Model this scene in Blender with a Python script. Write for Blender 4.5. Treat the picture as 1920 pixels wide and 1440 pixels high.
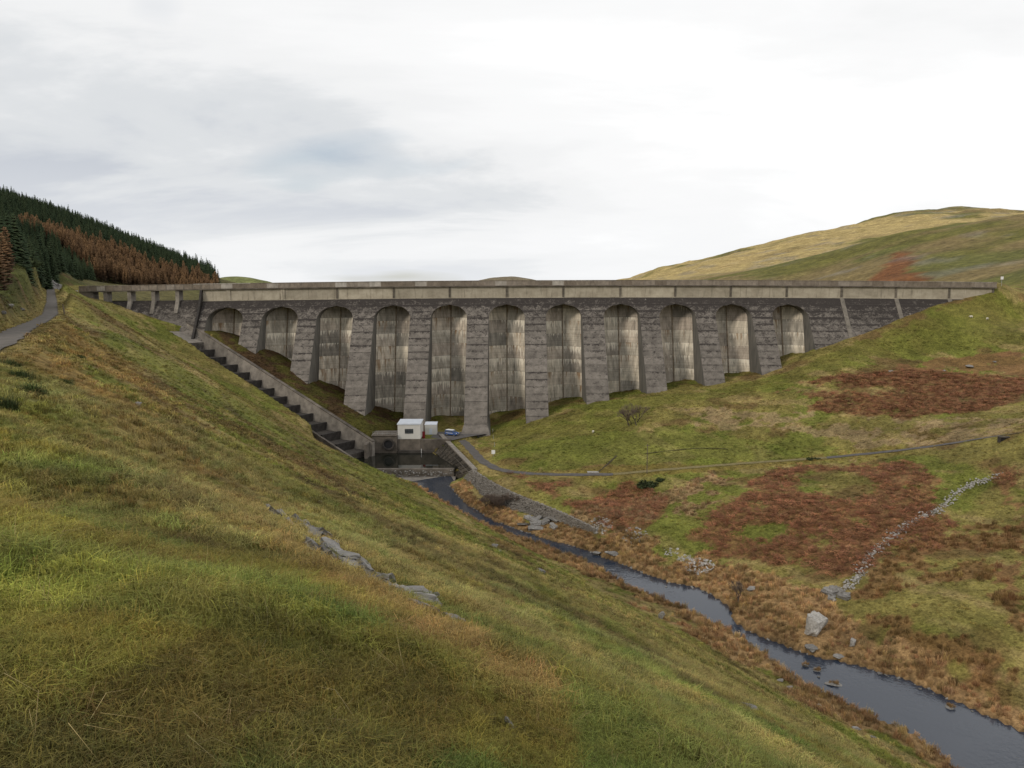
import bpy, bmesh, math, random
import numpy as np
from mathutils import Matrix, Vector, Euler
random.seed(7); RNG = np.random.default_rng(11)
for o in list(bpy.data.objects): bpy.data.objects.remove(o)
SC = bpy.context.scene
COL = SC.collection

# ------------------------------------------------------------------ camera
FOC, PITCH, ROLL = 1495.0, math.radians(6.79), math.radians(0.2)
cp, sp = math.cos(PITCH), math.sin(PITCH)
fwd = np.array([0, cp, -sp]); up0 = np.array([0, sp, cp]); r0 = np.array([1.0, 0, 0])
rgt = r0*math.cos(ROLL) - up0*math.sin(ROLL); upv = up0*math.cos(ROLL) + r0*math.sin(ROLL)
cam_d = bpy.data.cameras.new('camera'); cam = bpy.data.objects.new('camera', cam_d); COL.objects.link(cam)
cam_d.sensor_width = 36; cam_d.lens = FOC/1920*36; cam_d.clip_start = 0.1; cam_d.clip_end = 20000
cam.matrix_world = Matrix(((rgt[0], upv[0], -fwd[0], 0), (rgt[1], upv[1], -fwd[1], 0), (rgt[2], upv[2], -fwd[2], 0), (0, 0, 0, 1)))
SC.camera = cam
SC.render.resolution_x, SC.render.resolution_y = 1024, 768

# ------------------------------------------------------------------ world, sun, exposure
SUN_AZ, SUN_EL = math.radians(227), math.radians(30)     # azimuth clockwise from +Y: behind the camera, to the left
wd = bpy.data.worlds.new('World'); SC.world = wd; wd.use_nodes = True
nt = wd.node_tree; N = nt.nodes; N.clear(); L = nt.links
def nd(t, typ, **k):
    n = t.nodes.new(typ)
    for a, b in k.items(): setattr(n, a, b)
    return n
def vmath(t, op, a, b=None):
    n = nd(t, 'ShaderNodeMath', operation=op)
    for i, v in enumerate((a, b)):
        if v is None: continue
        if isinstance(v, (int, float)): n.inputs[i].default_value = v
        else: t.links.new(v, n.inputs[i])
    return n.outputs[0]
def ramp(t, fac, stops, interp='LINEAR'):
    n = nd(t, 'ShaderNodeValToRGB'); n.color_ramp.interpolation = interp
    e = n.color_ramp.elements
    while len(e) > 1: e.remove(e[-1])
    for i, (p, c) in enumerate(stops):
        if isinstance(c, (int, float)): c = (c, c, c)
        el = e[0] if i == 0 else e.new(p)
        el.position = p; el.color = (*c, 1)
    t.links.new(fac, n.inputs[0]); return n.outputs[0]
def mixc(t, fac, a, b, mode='MIX'):
    n = nd(t, 'ShaderNodeMix', data_type='RGBA', blend_type=mode)
    for s, v in ((0, fac), (6, a), (7, b)):
        if isinstance(v, (int, float)): n.inputs[s].default_value = v if s == 0 else (v, v, v, 1)
        elif isinstance(v, tuple): n.inputs[s].default_value = (*v, 1)
        else: t.links.new(v, n.inputs[s])
    return n.outputs[2]
def noise(t, vec, scale, detail=4, rough=.55, dist=0.0, w=None):
    n = nd(t, 'ShaderNodeTexNoise'); n.inputs['Scale'].default_value = scale; n.inputs['Detail'].default_value = detail
    n.inputs['Roughness'].default_value = rough; n.inputs['Distortion'].default_value = dist
    if vec is not None: t.links.new(vec, n.inputs['Vector'])
    return n.outputs[0]
def mapping(t, vec, scale=(1, 1, 1), loc=(0, 0, 0), rot=(0, 0, 0)):
    n = nd(t, 'ShaderNodeMapping'); n.inputs['Scale'].default_value = scale; n.inputs['Location'].default_value = loc
    n.inputs['Rotation'].default_value = rot
    t.links.new(vec, n.inputs[0]); return n.outputs[0]

sky = nd(nt, 'ShaderNodeTexSky', sky_type='NISHITA'); sky.sun_disc = False
sky.sun_elevation = SUN_EL; sky.sun_rotation = SUN_AZ
gen = nd(nt, 'ShaderNodeTexCoord').outputs['Generated']
sep = nd(nt, 'ShaderNodeSeparateXYZ'); L.new(gen, sep.inputs[0])
zz = vmath(nt, 'ADD', vmath(nt, 'MAXIMUM', sep.outputs[2], 0.0), 0.22)
cv = nd(nt, 'ShaderNodeCombineXYZ')
L.new(vmath(nt, 'DIVIDE', sep.outputs[0], zz), cv.inputs[0]); L.new(vmath(nt, 'DIVIDE', sep.outputs[1], zz), cv.inputs[1])
pl = cv.outputs[0]
big = noise(nt, mapping(nt, pl, (0.50, 0.8, 1), (0.2, 0.35, 3.1)), 1.0, 2, .5, .2)
med = noise(nt, mapping(nt, pl, (0.8, 1.35, 1), (4.2, 1.1, 1.7)), 1.0, 7, .57, .3)
# broad swing from heavier cloud in the west (left) to thin bright cloud in the east
tot = vmath(nt, 'ADD', vmath(nt, 'ADD', vmath(nt, 'MULTIPLY', big, .40), vmath(nt, 'MULTIPLY', med, .66)), vmath(nt, 'MULTIPLY', sep.outputs[0], 0.36))
cloud = ramp(nt, tot, [(0.32, (5.3, 5.6, 6.1)), (0.41, (6.6, 6.8, 7.0)), (0.50, (8.1, 8.15, 8.2)), (0.60, (8.7, 8.72, 8.75)), (0.72, (9.6, 9.6, 9.6)), (0.86, (13.0, 13.0, 13.0))], 'EASE')
gap = ramp(nt, noise(nt, mapping(nt, pl, (0.8, 1.0, 1), (9.0, 2.0, 0.5)), 1.1, 3, .5, .3), [(0.62, 0.0), (0.74, 0.5)])
low = ramp(nt, sep.outputs[2], [(0.0, 0.7), (0.14, 0.0)])
cl2 = mixc(nt, low, cloud, (8.4, 8.5, 8.6))
skc = mixc(nt, gap, cl2, sky.outputs[0])
bg = nd(nt, 'ShaderNodeBackground'); bg.inputs[1].default_value = 0.1; L.new(skc, bg.inputs[0])
wo = nd(nt, 'ShaderNodeOutputWorld'); L.new(bg.outputs[0], wo.inputs[0])

sd = bpy.data.lights.new('sun', 'SUN'); sd.energy = 1.5; sd.angle = math.radians(11); sd.color = (1, .91, .79)
so = bpy.data.objects.new('sun', sd); COL.objects.link(so)
sv = Vector((math.sin(SUN_AZ)*math.cos(SUN_EL), math.cos(SUN_AZ)*math.cos(SUN_EL), math.sin(SUN_EL)))
so.rotation_euler = sv.to_track_quat('Z', 'Y').to_euler(); so.location = (0, 0, 200)
SC.render.engine = 'CYCLES'; SC.cycles.max_bounces = 5; SC.cycles.diffuse_bounces = 2; SC.cycles.glossy_bounces = 3; SC.cycles.use_denoising = True
SC.view_settings.view_transform = 'Standard'; SC.view_settings.look = 'None'
SC.view_settings.exposure = 0.14; SC.view_settings.gamma = 1.0; SC.view_settings.use_curve_mapping = False

# ------------------------------------------------------------------ helpers: photograph measurements to metres
def ray(px, py):
    d = fwd + rgt*((px-960)/FOC) + upv*((720-py)/FOC); return d/d[1]
def W(px, py, Y): return ray(px, py)*Y
def WZ(px, py, z): d = ray(px, py); return d*(z/d[2])
def tag(o, label=None, cat=None, group=None, kind=None):
    if label: o['label'] = label
    if cat: o['category'] = cat
    if group: o['group'] = group
    if kind: o['kind'] = kind
    return o
def empty(name, loc=(0, 0, 0), rz=0, parent=None):
    o = bpy.data.objects.new(name, None); COL.objects.link(o); o.location = loc; o.rotation_euler = (0, 0, rz); o.empty_display_size = .5
    if parent: o.parent = parent
    return o
def link(name, me, mat=None, parent=None, loc=(0, 0, 0), smooth=False):
    o = bpy.data.objects.new(name, me); COL.objects.link(o); o.location = loc
    if mat and not me.materials: me.materials.append(mat)
    if parent: o.parent = parent
    if smooth and len(me.polygons): me.polygons.foreach_set('use_smooth', np.ones(len(me.polygons), bool))
    return o
def mesh(name, v, f):
    me = bpy.data.meshes.new(name); me.from_pydata([tuple(map(float, p)) for p in v], [], f); me.update(); return me
def fixn(me):
    bm = bmesh.new(); bm.from_mesh(me); bmesh.ops.recalc_face_normals(bm, faces=bm.faces); bm.to_mesh(me); bm.free(); return me
def box_vf(x0, x1, y0, y1, z0, z1, v=None, f=None):
    v = [] if v is None else v; f = [] if f is None else f; b = len(v)
    v += [(x0, y0, z0), (x1, y0, z0), (x1, y1, z0), (x0, y1, z0), (x0, y0, z1), (x1, y0, z1), (x1, y1, z1), (x0, y1, z1)]
    f += [tuple(b+i for i in q) for q in ((0, 3, 2, 1), (4, 5, 6, 7), (0, 1, 5, 4), (1, 2, 6, 5), (2, 3, 7, 6), (3, 0, 4, 7))]
    return v, f
def bev(me, w=.03, seg=1):
    bm = bmesh.new(); bm.from_mesh(me); bmesh.ops.bevel(bm, geom=bm.edges[:], offset=w, segments=seg, affect='EDGES', clamp_overlap=True)
    bm.to_mesh(me); bm.free(); return me
def box(name, x0, x1, y0, y1, z0, z1, mat, parent=None, bevel=0, loc=(0, 0, 0)):
    v, f = box_vf(x0, x1, y0, y1, z0, z1); me = mesh(name, v, f)
    if bevel: bev(me, bevel)
    return link(name, me, mat, parent, loc)
def tube_vf(p, q, r0_, r1_, n=6, v=None, f=None, cap=True):
    v = [] if v is None else v; f = [] if f is None else f; b = len(v)
    p = Vector(p); q = Vector(q); d = (q-p).normalized()
    a = d.orthogonal().normalized(); c = d.cross(a)
    for (o, r) in ((p, r0_), (q, r1_)):
        for i in range(n):
            t = 2*math.pi*i/n; v.append(tuple(o + a*math.cos(t)*r + c*math.sin(t)*r))
    for i in range(n): f.append((b+i, b+(i+1) % n, b+n+(i+1) % n, b+n+i))
    if cap: f.append(tuple(b+i for i in reversed(range(n)))); f.append(tuple(b+n+i for i in range(n)))
    return v, f

# ------------------------------------------------------------------ numpy value noise
def vnoise(x, y, seed):
    r = np.random.default_rng(seed).random((257, 257)); r[256] = r[0]; r[:, 256] = r[:, 0]
    xi = np.floor(x).astype(int); yi = np.floor(y).astype(int); fx = x-xi; fy = y-yi
    fx = fx*fx*(3-2*fx); fy = fy*fy*(3-2*fy); xi &= 255; yi &= 255
    return (r[xi, yi]*(1-fx)+r[xi+1, yi]*fx)*(1-fy) + (r[xi, yi+1]*(1-fx)+r[xi+1, yi+1]*fx)*fy
def fbm(x, y, s, seed, octv=4):
    x = np.asarray(x, float); y = np.asarray(y, float); t = 0; a = 1; w = 0
    for i in range(octv):
        t = t + a*vnoise(x/s+17.3*i, y/s-9.1*i, seed+i); w += a; a *= .55; s *= .5
    return t/w
def sstep(a, b, x): t = np.clip((x-a)/(b-a), 0, 1); return t*t*(3-2*t)
def inpoly(x, y, poly):
    x = np.asarray(x); y = np.asarray(y); c = np.zeros(x.shape, bool); n = len(poly)
    for i in range(n):
        x0, y0 = poly[i][0], poly[i][1]; x1, y1 = poly[i-1][0], poly[i-1][1]
        if y0 == y1: continue
        c ^= ((y0 > y) != (y1 > y)) & (x < (x1-x0)*(y-y0)/(y1-y0)+x0)
    return c
def polyline_dist(x, y, pts):
    """distance to a polyline and the interpolated third column of pts"""
    best = np.full(np.shape(x), 1e9); val = np.zeros(np.shape(x))
    for a, b in zip(pts[:-1], pts[1:]):
        dx, dy = b[0]-a[0], b[1]-a[1]; l2 = dx*dx+dy*dy+1e-9
        t = np.clip(((x-a[0])*dx+(y-a[1])*dy)/l2, 0, 1)
        d = np.hypot(x-a[0]-t*dx, y-a[1]-t*dy); m = d < best
        best = np.where(m, d, best); val = np.where(m, a[2]+t*(b[2]-a[2]), val)
    return best, val

# ------------------------------------------------------------------ dam measurements
YD, ZT, BAT = 310.0, -3.0, 0.70
def XD(px): return W(px, 540, YD)[0]
tops = [(170, 536), (380, 532), (632, 529), (738, 527), (900, 525), (1060, 525), (1266, 525), (1400, 525.5), (1700, 527), (1860, 529)]
_tp = np.array([W(a, b, YD-.5) for a, b in tops]); CAMB = np.polyfit(_tp[:, 0], _tp[:, 2]-3.6, 2)
def dz(x): return np.polyval(CAMB, x)
def yface(z, d=0.0): return YD - .45 + BAT*np.minimum(np.asarray(z)-d-ZT, 0)
JPX = [428, 530, 632, 738, 843, 950, 1056, 1163, 1266, 1370, 1475]
JX = [XD(p) for p in JPX]; HALF = 6.9
XL, XR, XS0 = XD(378), XD(1862), XD(150)
def on_face(px, py):          # where the line of sight meets the battered face
    d = ray(px, py); a = d[2]; Y = (YD-.45-BAT*ZT)/(1-BAT*a); return d*Y
# chute
C0 = W(360, 612, 303.0); C1 = W(699, 829, 256.0)
cd = (C1-C0)[:2]; CL = np.linalg.norm(cd); cd /= CL; cn = np.array([cd[1], -cd[0]])
if cn[1] > 0: cn = -cn
CW_ = 9.0
def stream_z(Y): return -56.0 - 1.0*(230-Y)/140.0
RB = [(830, 893), (852, 922), (872, 942), (897, 960), (935, 980), (985, 998), (1040, 1014), (1100, 1032), (1170, 1059), (1240, 1088), (1310, 1102), (1362, 1128), (1374, 1165), (1420, 1192), (1500, 1222), (1560, 1240), (1640, 1254), (1700, 1275), (1760, 1300), (1800, 1318), (1850, 1340), (1920, 1372), (2030, 1430)]
LB = [(770, 903), (833, 943), (870, 966), (930, 992), (1000, 1018), (1060, 1040), (1110, 1060), (1150, 1082), (1200, 1108), (1260, 1132), (1320, 1162), (1390, 1195), (1430, 1222), (1470, 1258), (1520, 1290), (1580, 1318), (1640, 1345), (1700, 1372), (1760, 1415), (1800, 1450), (1880, 1530)]
def streampt(p):
    z = -56.3
    for _ in range(4): q = WZ(p[0], p[1], z); z = stream_z(q[1])
    return q
def resamp(P, n=34):
    P = np.array(P); q = np.r_[0, np.cumsum(np.hypot(np.diff(P[:, 0]), np.diff(P[:, 1])))]; t_ = np.linspace(0, q[-1], n); return np.stack([np.interp(t_, q, P[:, k]) for k in range(3)], -1)
RBW = resamp([streampt(p) for p in RB]); LBW = resamp([streampt(p) for p in LB])
STREAM = np.vstack([RBW, LBW[::-1]])
ROAD_L = [W(a, b, Y) for a, b, Y in [(-520, 900, 20), (-140, 705, 44), (0, 640, 62), (40, 616, 90), (75, 601, 120), (94, 589, 146), (97, 565, 220), (95, 545, 290), (95, 541, 312)]]
ROAD_R = [WZ(a, b, z) for a, b, z in [(862, 822, -51), (878, 836, -51.2), (903, 864, -51.5), (935, 881, -51.6), (990, 888, -51.4), (1060, 890, -51), (1150, 889, -50.4), (1250, 880, -49.3), (1400, 868, -47.4), (1550, 858, -45), (1680, 845, -42), (1780, 832, -39), (1850, 820, -36.5), (1920, 810, -34), (2080, 785, -28)]]
# ------------------------------------------------------------------ terrain control points
CP = []; BAYB = []
def c(*rows):
    for a, b, Y in rows: CP.append(W(a, b, Y))
CP += [(0, 0, -1.65), (-6, -3, -1.6), (-15, -20, -1.5), (0, -20, -2), (12, -8, -7), (30, -10, -20), (60, -15, -42), (-12, 4, -1.9), (-40, 0, -2.5), (-60, 20, 0), (-80, -20, 8), (-120, 40, 18)]
c((0, 1440, 2.7), (480, 1440, 2.75), (960, 1440, 3.2), (1300, 1440, 6), (1500, 1440, 16), (1620, 1440, 40),
  (1500, 1370, 40), (1500, 1332, 75), (1240, 1350, 9), (1240, 1280, 22), (1240, 1220, 50), (1240, 1182, 95),
  (960, 1300, 6), (960, 1200, 14), (960, 1120, 30), (960, 1062, 60), (960, 1022, 110),
  (640, 1250, 5), (640, 1120, 11), (640, 1040, 22), (640, 960, 45), (640, 918, 85), (640, 878, 150), (800, 965, 110), (780, 925, 175), (800, 921, 188), (850, 952, 172), (900, 980, 160),
  (400, 1100, 7), (400, 960, 17), (400, 880, 34), (400, 820, 65), (400, 760, 120), (400, 715, 200),
  (200, 1000, 8), (200, 850, 17), (200, 760, 32), (200, 690, 65), (200, 622, 150), (200, 592, 220), (200, 566, 295),
  (112, 600, 140), (112, 570, 220), (115, 546, 296), (0, 1000, 7.5), (0, 850, 15), (0, 740, 27), (0, 690, 40), (0, 662, 54),
  (0, 605, 75), (0, 545, 86), (0, 525, 97), (40, 518, 140), (60, 508, 172), (70, 560, 160), (76, 548, 225), (62, 515, 235), (52, 500, 250), (84, 530, 300), (70, 510, 300), (118, 566, 250), (122, 552, 288), (112, 545, 306), (90, 512, 352), (150, 524, 375), (190, 536, 388))
# toe of slope on the near bank
for p in LBW[2:]: CP.append((p[0]-3.5, p[1]-3.5, p[2]+.9))
for p in RBW[1:]: CP.append((p[0]+2, p[1]+2, p[2]+.9))
for p in ROAD_L[1:]: CP.append(tuple(p))
for p in ROAD_R: CP.append(tuple(p))
# chute left edge and the heathery ground on its far side
for t in (0.02, .2, .4, .6, .8, .97):
    P = C0+(C1-C0)*t
    CP.append((P[0]+cn[0]*(CW_+.8), P[1]+cn[1]*(CW_+.8), P[2]-1.3 + (0 if t < .1 else 0)))
    CP.append((P[0]-cn[0]*1.6, P[1]-cn[1]*1.6, P[2]-.3))
for a, b in [(400, 622), (447, 647), (477, 664), (541, 692), (576, 722), (641, 757), (682, 780)]: CP.append(on_face(a, b))
for a, b in [(418, 622), (515, 664), (612, 722), (735, 776), (840, 785), (955, 775), (1060, 750), (1170, 737), (1283, 716), (1395, 700), (1492, 664)]:
    d_ = ray(a, b); Yb = (312+.26*5)/(1-.26*d_[2]); CP.append(d_*Yb); BAYB.append(tuple(d_*Yb))
for a, b in [(1005, 788), (1120, 752), (1234, 736), (1343, 720), (1446, 697), (1528, 656), (1600, 632), (1690, 598), (1770, 570), (1862, 540)]: CP.append(on_face(a, b))
CP += [tuple(WZ(775, 826, -51)), tuple(WZ(845, 818, -51)), tuple(WZ(890, 822, -51.8)), tuple(WZ(825, 806, -50.7))]
c((1185, 795, 250), (1060, 800, 262), (1060, 850, 232), (1400, 780, 245), (1700, 780, 225), (1920, 780, 205), (1920, 700, 255), (1700, 660, 285), (1560, 700, 268), (1920, 600, 300), (1920, 545, 318), (1875, 530, 313),
  (1300, 930, 190), (1500, 950, 170), (1700, 900, 180), (1920, 900, 165), (1400, 1050, 152), (1600, 1060, 142), (1750, 1000, 152), (1920, 1100, 125), (1750, 1200, 114), (1920, 1250, 106), (1150, 945, 197))
REV_T = [WZ(a, b, z) for a, b, z in [(886, 880, -52.0), (925, 905, -52.0), (965, 925, -52.0), (1040, 955, -52.2), (1085, 975, -52.6), (1118, 992, -53.4)]]
REV_B = [WZ(a, b, z) for a, b, z in [(866, 900, -55.6), (905, 932, -55.7), (950, 958, -55.7), (1020, 980, -55.7), (1065, 992, -55.6), (1098, 1000, -55.5)]]
for p in REV_T: CP.append((p[0]+1.5, p[1]+1.0, p[2]))
for p in REV_B: CP.append((p[0]-.5, p[1]-.5, p[2]-.1))
CP += [(200, 200, -10), (220, 100, -22), (260, 300, 35), (130, 60, -48), (110, 10, -50), (80, -20, -52), (260, 0, -15), (230, -60, -25)]
# upstream side
for x in (-150, -100, -50, 0, 50, 100, 150): CP.append((x, 360, -16)); CP.append((x*1.3, 480, -14))
c((1920, 528, 345), (1750, 535, 420), (1640, 530, 470), (1920, 480, 450), (1750, 480, 520), (1640, 500, 540), (1920, 398, 620), (1870, 406, 630), (1800, 419, 640), (1700, 431, 660), (1640, 447, 670), (1560, 490, 640), (1480, 528, 600), (1400, 545, 560),
  (1700, 440, 900), (1800, 430, 900), (1920, 420, 900), (1500, 500, 900), (1330, 512, 900), (1200, 532, 900),
  (1190, 524, 1300), (1230, 501, 1300), (1290, 490, 1300), (1330, 482, 1300), (1400, 465, 1300), (1480, 447, 1300), (1540, 435, 1300), (1640, 412, 1300), (1680, 397, 1300), (1740, 390, 1300), (1800, 387, 1300), (1860, 396, 1300), (1900, 410, 1300), (1930, 425, 1300), (2100, 440, 1300), (1640, 450, 1800), (1900, 450, 1800), (1200, 545, 1800), (1100, 545, 1200),
  (2200, 400, 620), (2200, 450, 400), (2600, 350, 700))
# forest hill on the left
c((0, 372, 660), (100, 403, 640), (200, 443, 620), (300, 483, 600), (360, 508, 580), (408, 530, 560), (412, 536, 470), (300, 533, 455), (180, 530, 442), (440, 548, 520), (330, 545, 420), (230, 545, 380),
  (160, 523, 400), (100, 500, 340), (50, 478, 255), (20, 500, 165), (0, 470, 300), (100, 455, 460), (200, 490, 520), (0, 430, 480), (0, 360, 900), (200, 460, 850), (-300, 300, 700), (-300, 400, 350), (-300, 480, 150))
CP += [(-400, 100, 45), (-700, 400, 120), (-900, 900, 110), (-600, 1300, 10), (-300, 1000, -8), (-400, 1000, -5), (-350, 1250, -8), (-250, 850, -10), (-200, 700, -10), (-1500, -300, 60), (1700, -300, 90), (1700, 600, 120), (1600, 2300, 60), (-1500, 2300, 60), (0, 2300, -10), (0, 1300, -14), (0, -300, 0), (-300, -100, 30), (400, 100, 30), (500, 350, 60)]
CP = np.array([tuple(map(float, p)) for p in CP])
MQ = 5.0
def kern(d2): return np.sqrt(d2+MQ*MQ)
_n = len(CP)
_A = np.zeros((_n+3, _n+3)); _A[:_n, :_n] = kern((CP[:, None, 0]-CP[None, :, 0])**2+(CP[:, None, 1]-CP[None, :, 1])**2) - 0.12*np.eye(_n)*0
_A[:_n, :_n] -= np.eye(_n)*0.5
_A[:_n, _n] = 1; _A[:_n, _n+1:] = CP[:, :2]/100; _A[_n:, :_n] = _A[:_n, _n:].T
_S = np.linalg.solve(_A, np.concatenate([CP[:, 2], [0, 0, 0]]))
def rbf(x, y):
    x = np.asarray(x, float); sh = x.shape; x = x.ravel(); y = np.asarray(y, float).ravel(); out = np.empty_like(x)
    for i in range(0, len(x), 20000):
        a, b = x[i:i+20000], y[i:i+20000]
        K = kern((a[:, None]-CP[None, :, 0])**2+(b[:, None]-CP[None, :, 1])**2)
        out[i:i+20000] = K @ _S[:_n] + _S[_n] + a/100*_S[_n+1] + b/100*_S[_n+2]
    return out.reshape(sh)
# near sheet
GS = 0.8; GX = np.arange(-236, 272, GS); GY = np.arange(-26, 346, GS)
gx, gy = np.meshgrid(GX, GY, indexing='ij')
cx = GX[::4]; cy = GY[::4]; _c = rbf(*np.meshgrid(np.append(cx, cx[-1]+4*GS), np.append(cy, cy[-1]+4*GS), indexing='ij'))
ii = np.arange(len(GX)); jj = np.arange(len(GY))
def up4(cc):
    i0 = ii//4; fx = ((ii % 4)/4)[:, None]; j0 = jj//4; fy = ((jj % 4)/4)[None, :]
    a = cc[i0][:, j0]; b = cc[i0+1][:, j0]; d = cc[i0][:, j0+1]; e = cc[i0+1][:, j0+1]
    return (a*(1-fx)+b*fx)*(1-fy)+(d*(1-fx)+e*fx)*fy
gz = up4(_c)
dist0 = np.hypot(gx, gy)
gz = gz + (fbm(gx, gy, 9, 3, 4)-.5)*0.75*sstep(4, 30, dist0) + (fbm(gx, gy, 2.4, 8, 2)-.5)*.34*sstep(0, 8, dist0) + (fbm(gx, gy, 1.7, 12, 2)-.5)*.16
# left bank is rougher
roadd, roadz = polyline_dist(gx, gy, ROAD_L)
gz += (fbm(gx, gy, 6, 31, 3)-.5)*2.0*sstep(3, 9, roadd)*(gx < -30)*(gx < np.interp(gy, [p[1] for p in ROAD_L], [p[0] for p in ROAD_L])-2)
# stream channel and banks
sb = np.minimum(polyline_dist(gx, gy, RBW)[0], polyline_dist(gx, gy, LBW)[0]); szz = stream_z(gy)
ins = inpoly(gx+(fbm(gx, gy, 3, 44, 2)-.5)*1.2, gy+(fbm(gx, gy, 3, 54, 2)-.5)*1.2, STREAM)
gz = np.where(ins, np.minimum(gz, szz-.35-np.clip(sb*.3, 0, .8)), gz)
nearb = (~ins) & (sb < 7) & (gy < 226)
gz = np.where(nearb, np.maximum(gz, szz+.35+.25*fbm(gx, gy, 2.2, 19, 2)), gz)
# roads flattened
for RP, w in ((ROAD_L, 1.9), (ROAD_R, 1.9)):
    d, z = polyline_dist(gx, gy, RP); k = 1-sstep(w, w+2.5, d); gz = gz*(1-k)+(z-.10)*k
# forecourt round the hut, basin, chute, lining carved out
PLAT = [(-47, 262.5), (-22, 262.5), (-14, 271), (-10, 282), (-40, 284), (-47, 276)]
gz = np.where(inpoly(gx, gy, PLAT), -50.4, gz)
BASIN = [(-66, 258), (-52, 264), (-24, 264), (-12.0, 231.5), (-20, 224), (-36, 228), (-60, 240)]
gz = np.where(inpoly(gx, gy, BASIN), np.minimum(gz, -57.0), gz)
tt = (gx-C0[0])*cd[0]+(gy-C0[1])*cd[1]; ss = (gx-C0[0])*cn[0]+(gy-C0[1])*cn[1]
gz = np.where((tt > -4) & (tt < CL+2) & (ss > -.9) & (ss < CW_+.35), np.minimum(gz, C0[2]+(C1[2]-C0[2])*tt/CL-8), gz)
REVP = [tuple(p) for p in REV_T] + [tuple(p) for p in REV_B[::-1]]
_d, _z = polyline_dist(gx, gy, REV_B); _d2, _z2 = polyline_dist(gx, gy, REV_T)
gz = np.where(inpoly(gx, gy, REVP), np.minimum(gz, (_z*_d2+_z2*_d)/(_d+_d2+1e-6)-.7), gz)
# behind the dam face nothing may poke through; the ground inside the bays lies at the foot of their walls
BAYB = sorted(BAYB); bb = np.interp(gx, [p[0] for p in BAYB], [p[2] for p in BAYB]); by = np.interp(gx, [p[0] for p in BAYB], [p[1] for p in BAYB])
kb = sstep(-9, -1, gy-by)*(gx > BAYB[0][0]-8)*(gx < BAYB[-1][0]+8); gz = gz*(1-kb)+np.minimum(gz, bb+.25+(fbm(gx, gy, 3, 66, 2)-.5)*.8)*kb
gz = np.where((gy > 313.5) & (gx > XL) & (gx < XR-2), np.minimum(gz, -8), gz)
gz = np.where((gy > 311) & (gx > XS0+12) & (gx <= XL), np.minimum(gz, -6), gz)
def H(x, y):
    x = np.asarray(x, float); y = np.asarray(y, float)
    u = np.clip((x-GX[0])/GS, 0, len(GX)-1.001); w = np.clip((y-GY[0])/GS, 0, len(GY)-1.001)
    i = u.astype(int); j = w.astype(int); a = u-i; b = w-j
    return (gz[i, j]*(1-a)+gz[i+1, j]*a)*(1-b)+(gz[i, j+1]*(1-a)+gz[i+1, j+1]*a)*b
def hit(px, py):
    d = ray(px, py); Y = np.concatenate([np.arange(1.5, 40, .05), np.arange(40, 344, .15)])
    z = H(d[0]*Y, Y); m = d[2]*Y < z
    if not m.any(): return None
    i = np.argmax(m); return np.array([d[0]*Y[i], Y[i], z[i]])
def hits(lst):
    out = [hit(*p) for p in lst]; return [p for p in out if p is not None]
# far sheet
FS = 8.0; FX = np.arange(-1500, 1700, FS); FY = np.arange(-300, 2300, FS)
fx_, fy_ = np.meshgrid(FX, FY, indexing='ij'); fz = rbf(fx_, fy_)
fz += (fbm(fx_, fy_, 60, 71, 4)-.5)*(3+9*sstep(800, 1200, fy_))*sstep(340, 600, fy_)
fz -= 0.8
fz = np.where((fy_ > 300) & (fy_ < 345) & (fx_ > -160) & (fx_ < 180), np.minimum(fz, -12), fz)
def HF(x, y):
    x = np.asarray(x, float); y = np.asarray(y, float)
    u = np.clip((x-FX[0])/FS, 0, len(FX)-1.001); w = np.clip((y-FY[0])/FS, 0, len(FY)-1.001)
    i = u.astype(int); j = w.astype(int); a = u-i; b = w-j
    return (fz[i, j]*(1-a)+fz[i+1, j]*a)*(1-b)+(fz[i, j+1]*(1-a)+fz[i+1, j+1]*a)*b

# ------------------------------------------------------------------ vegetation cover (what grows where), sampled on the near sheet
def lerp(a, b, t): return a*(1-t[..., None])+np.asarray(b)*t[..., None]
def region(pxpoly, wob=4.0, ws=9.0, seed=5, x=None, y=None):
    P = hits(pxpoly)
    X = gx if x is None else x; Y = gy if y is None else y
    return inpoly(X+(fbm(X, Y, ws, seed, 4)-.5)*wob*2, Y+(fbm(X, Y, ws, seed+20, 4)-.5)*wob*4, P).astype(float)
n1 = fbm(gx, gy, 16, 101, 4); n2 = fbm(gx+.5*gy, gy*.45, 5, 111, 4); n3 = fbm(gx, gy, 38, 121, 3); n4 = fbm(gx, gy, 1.9, 131, 2)
G_ = np.array([.132, .138, .028]); O_ = np.array([.172, .145, .042]); T_ = np.array([.26, .195, .080]); B_ = np.array([.125, .080, .032]); M_ = np.array([.092, .105, .022])
gcol = np.broadcast_to(O_, gx.shape+(3,)).copy()
gcol = lerp(gcol, G_, sstep(.46, .58, n1))
gcol = lerp(gcol, T_, sstep(.54, .66, n2)*.75)
gcol = lerp(gcol, B_, sstep(.56, .68, fbm(gx, gy, 11, 141, 4))*.8)
gcol = lerp(gcol, G_*1.05, sstep(.60, .72, n3)*.7)
nearh = 1-sstep(30, 70, dist0)                                   # mossy turf on the shoulder where the photographer stands
mos = lerp(np.broadcast_to(M_, gx.shape+(3,)).copy(), np.array([.150, .122, .024]), sstep(.45, .6, fbm(gx, gy, 2.6, 151, 4)))
mos = lerp(mos, np.array([.135, .088, .026]), sstep(.54, .66, fbm(gx, gy, 1.3, 161, 3))*.6)
mos = lerp(mos, np.array([.100, .118, .026]), sstep(.55, .68, fbm(gx, gy, 3.0, 171, 3))*.55)
gcol = gcol*(1-nearh[..., None]*.75)+mos*nearh[..., None]*.75
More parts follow.
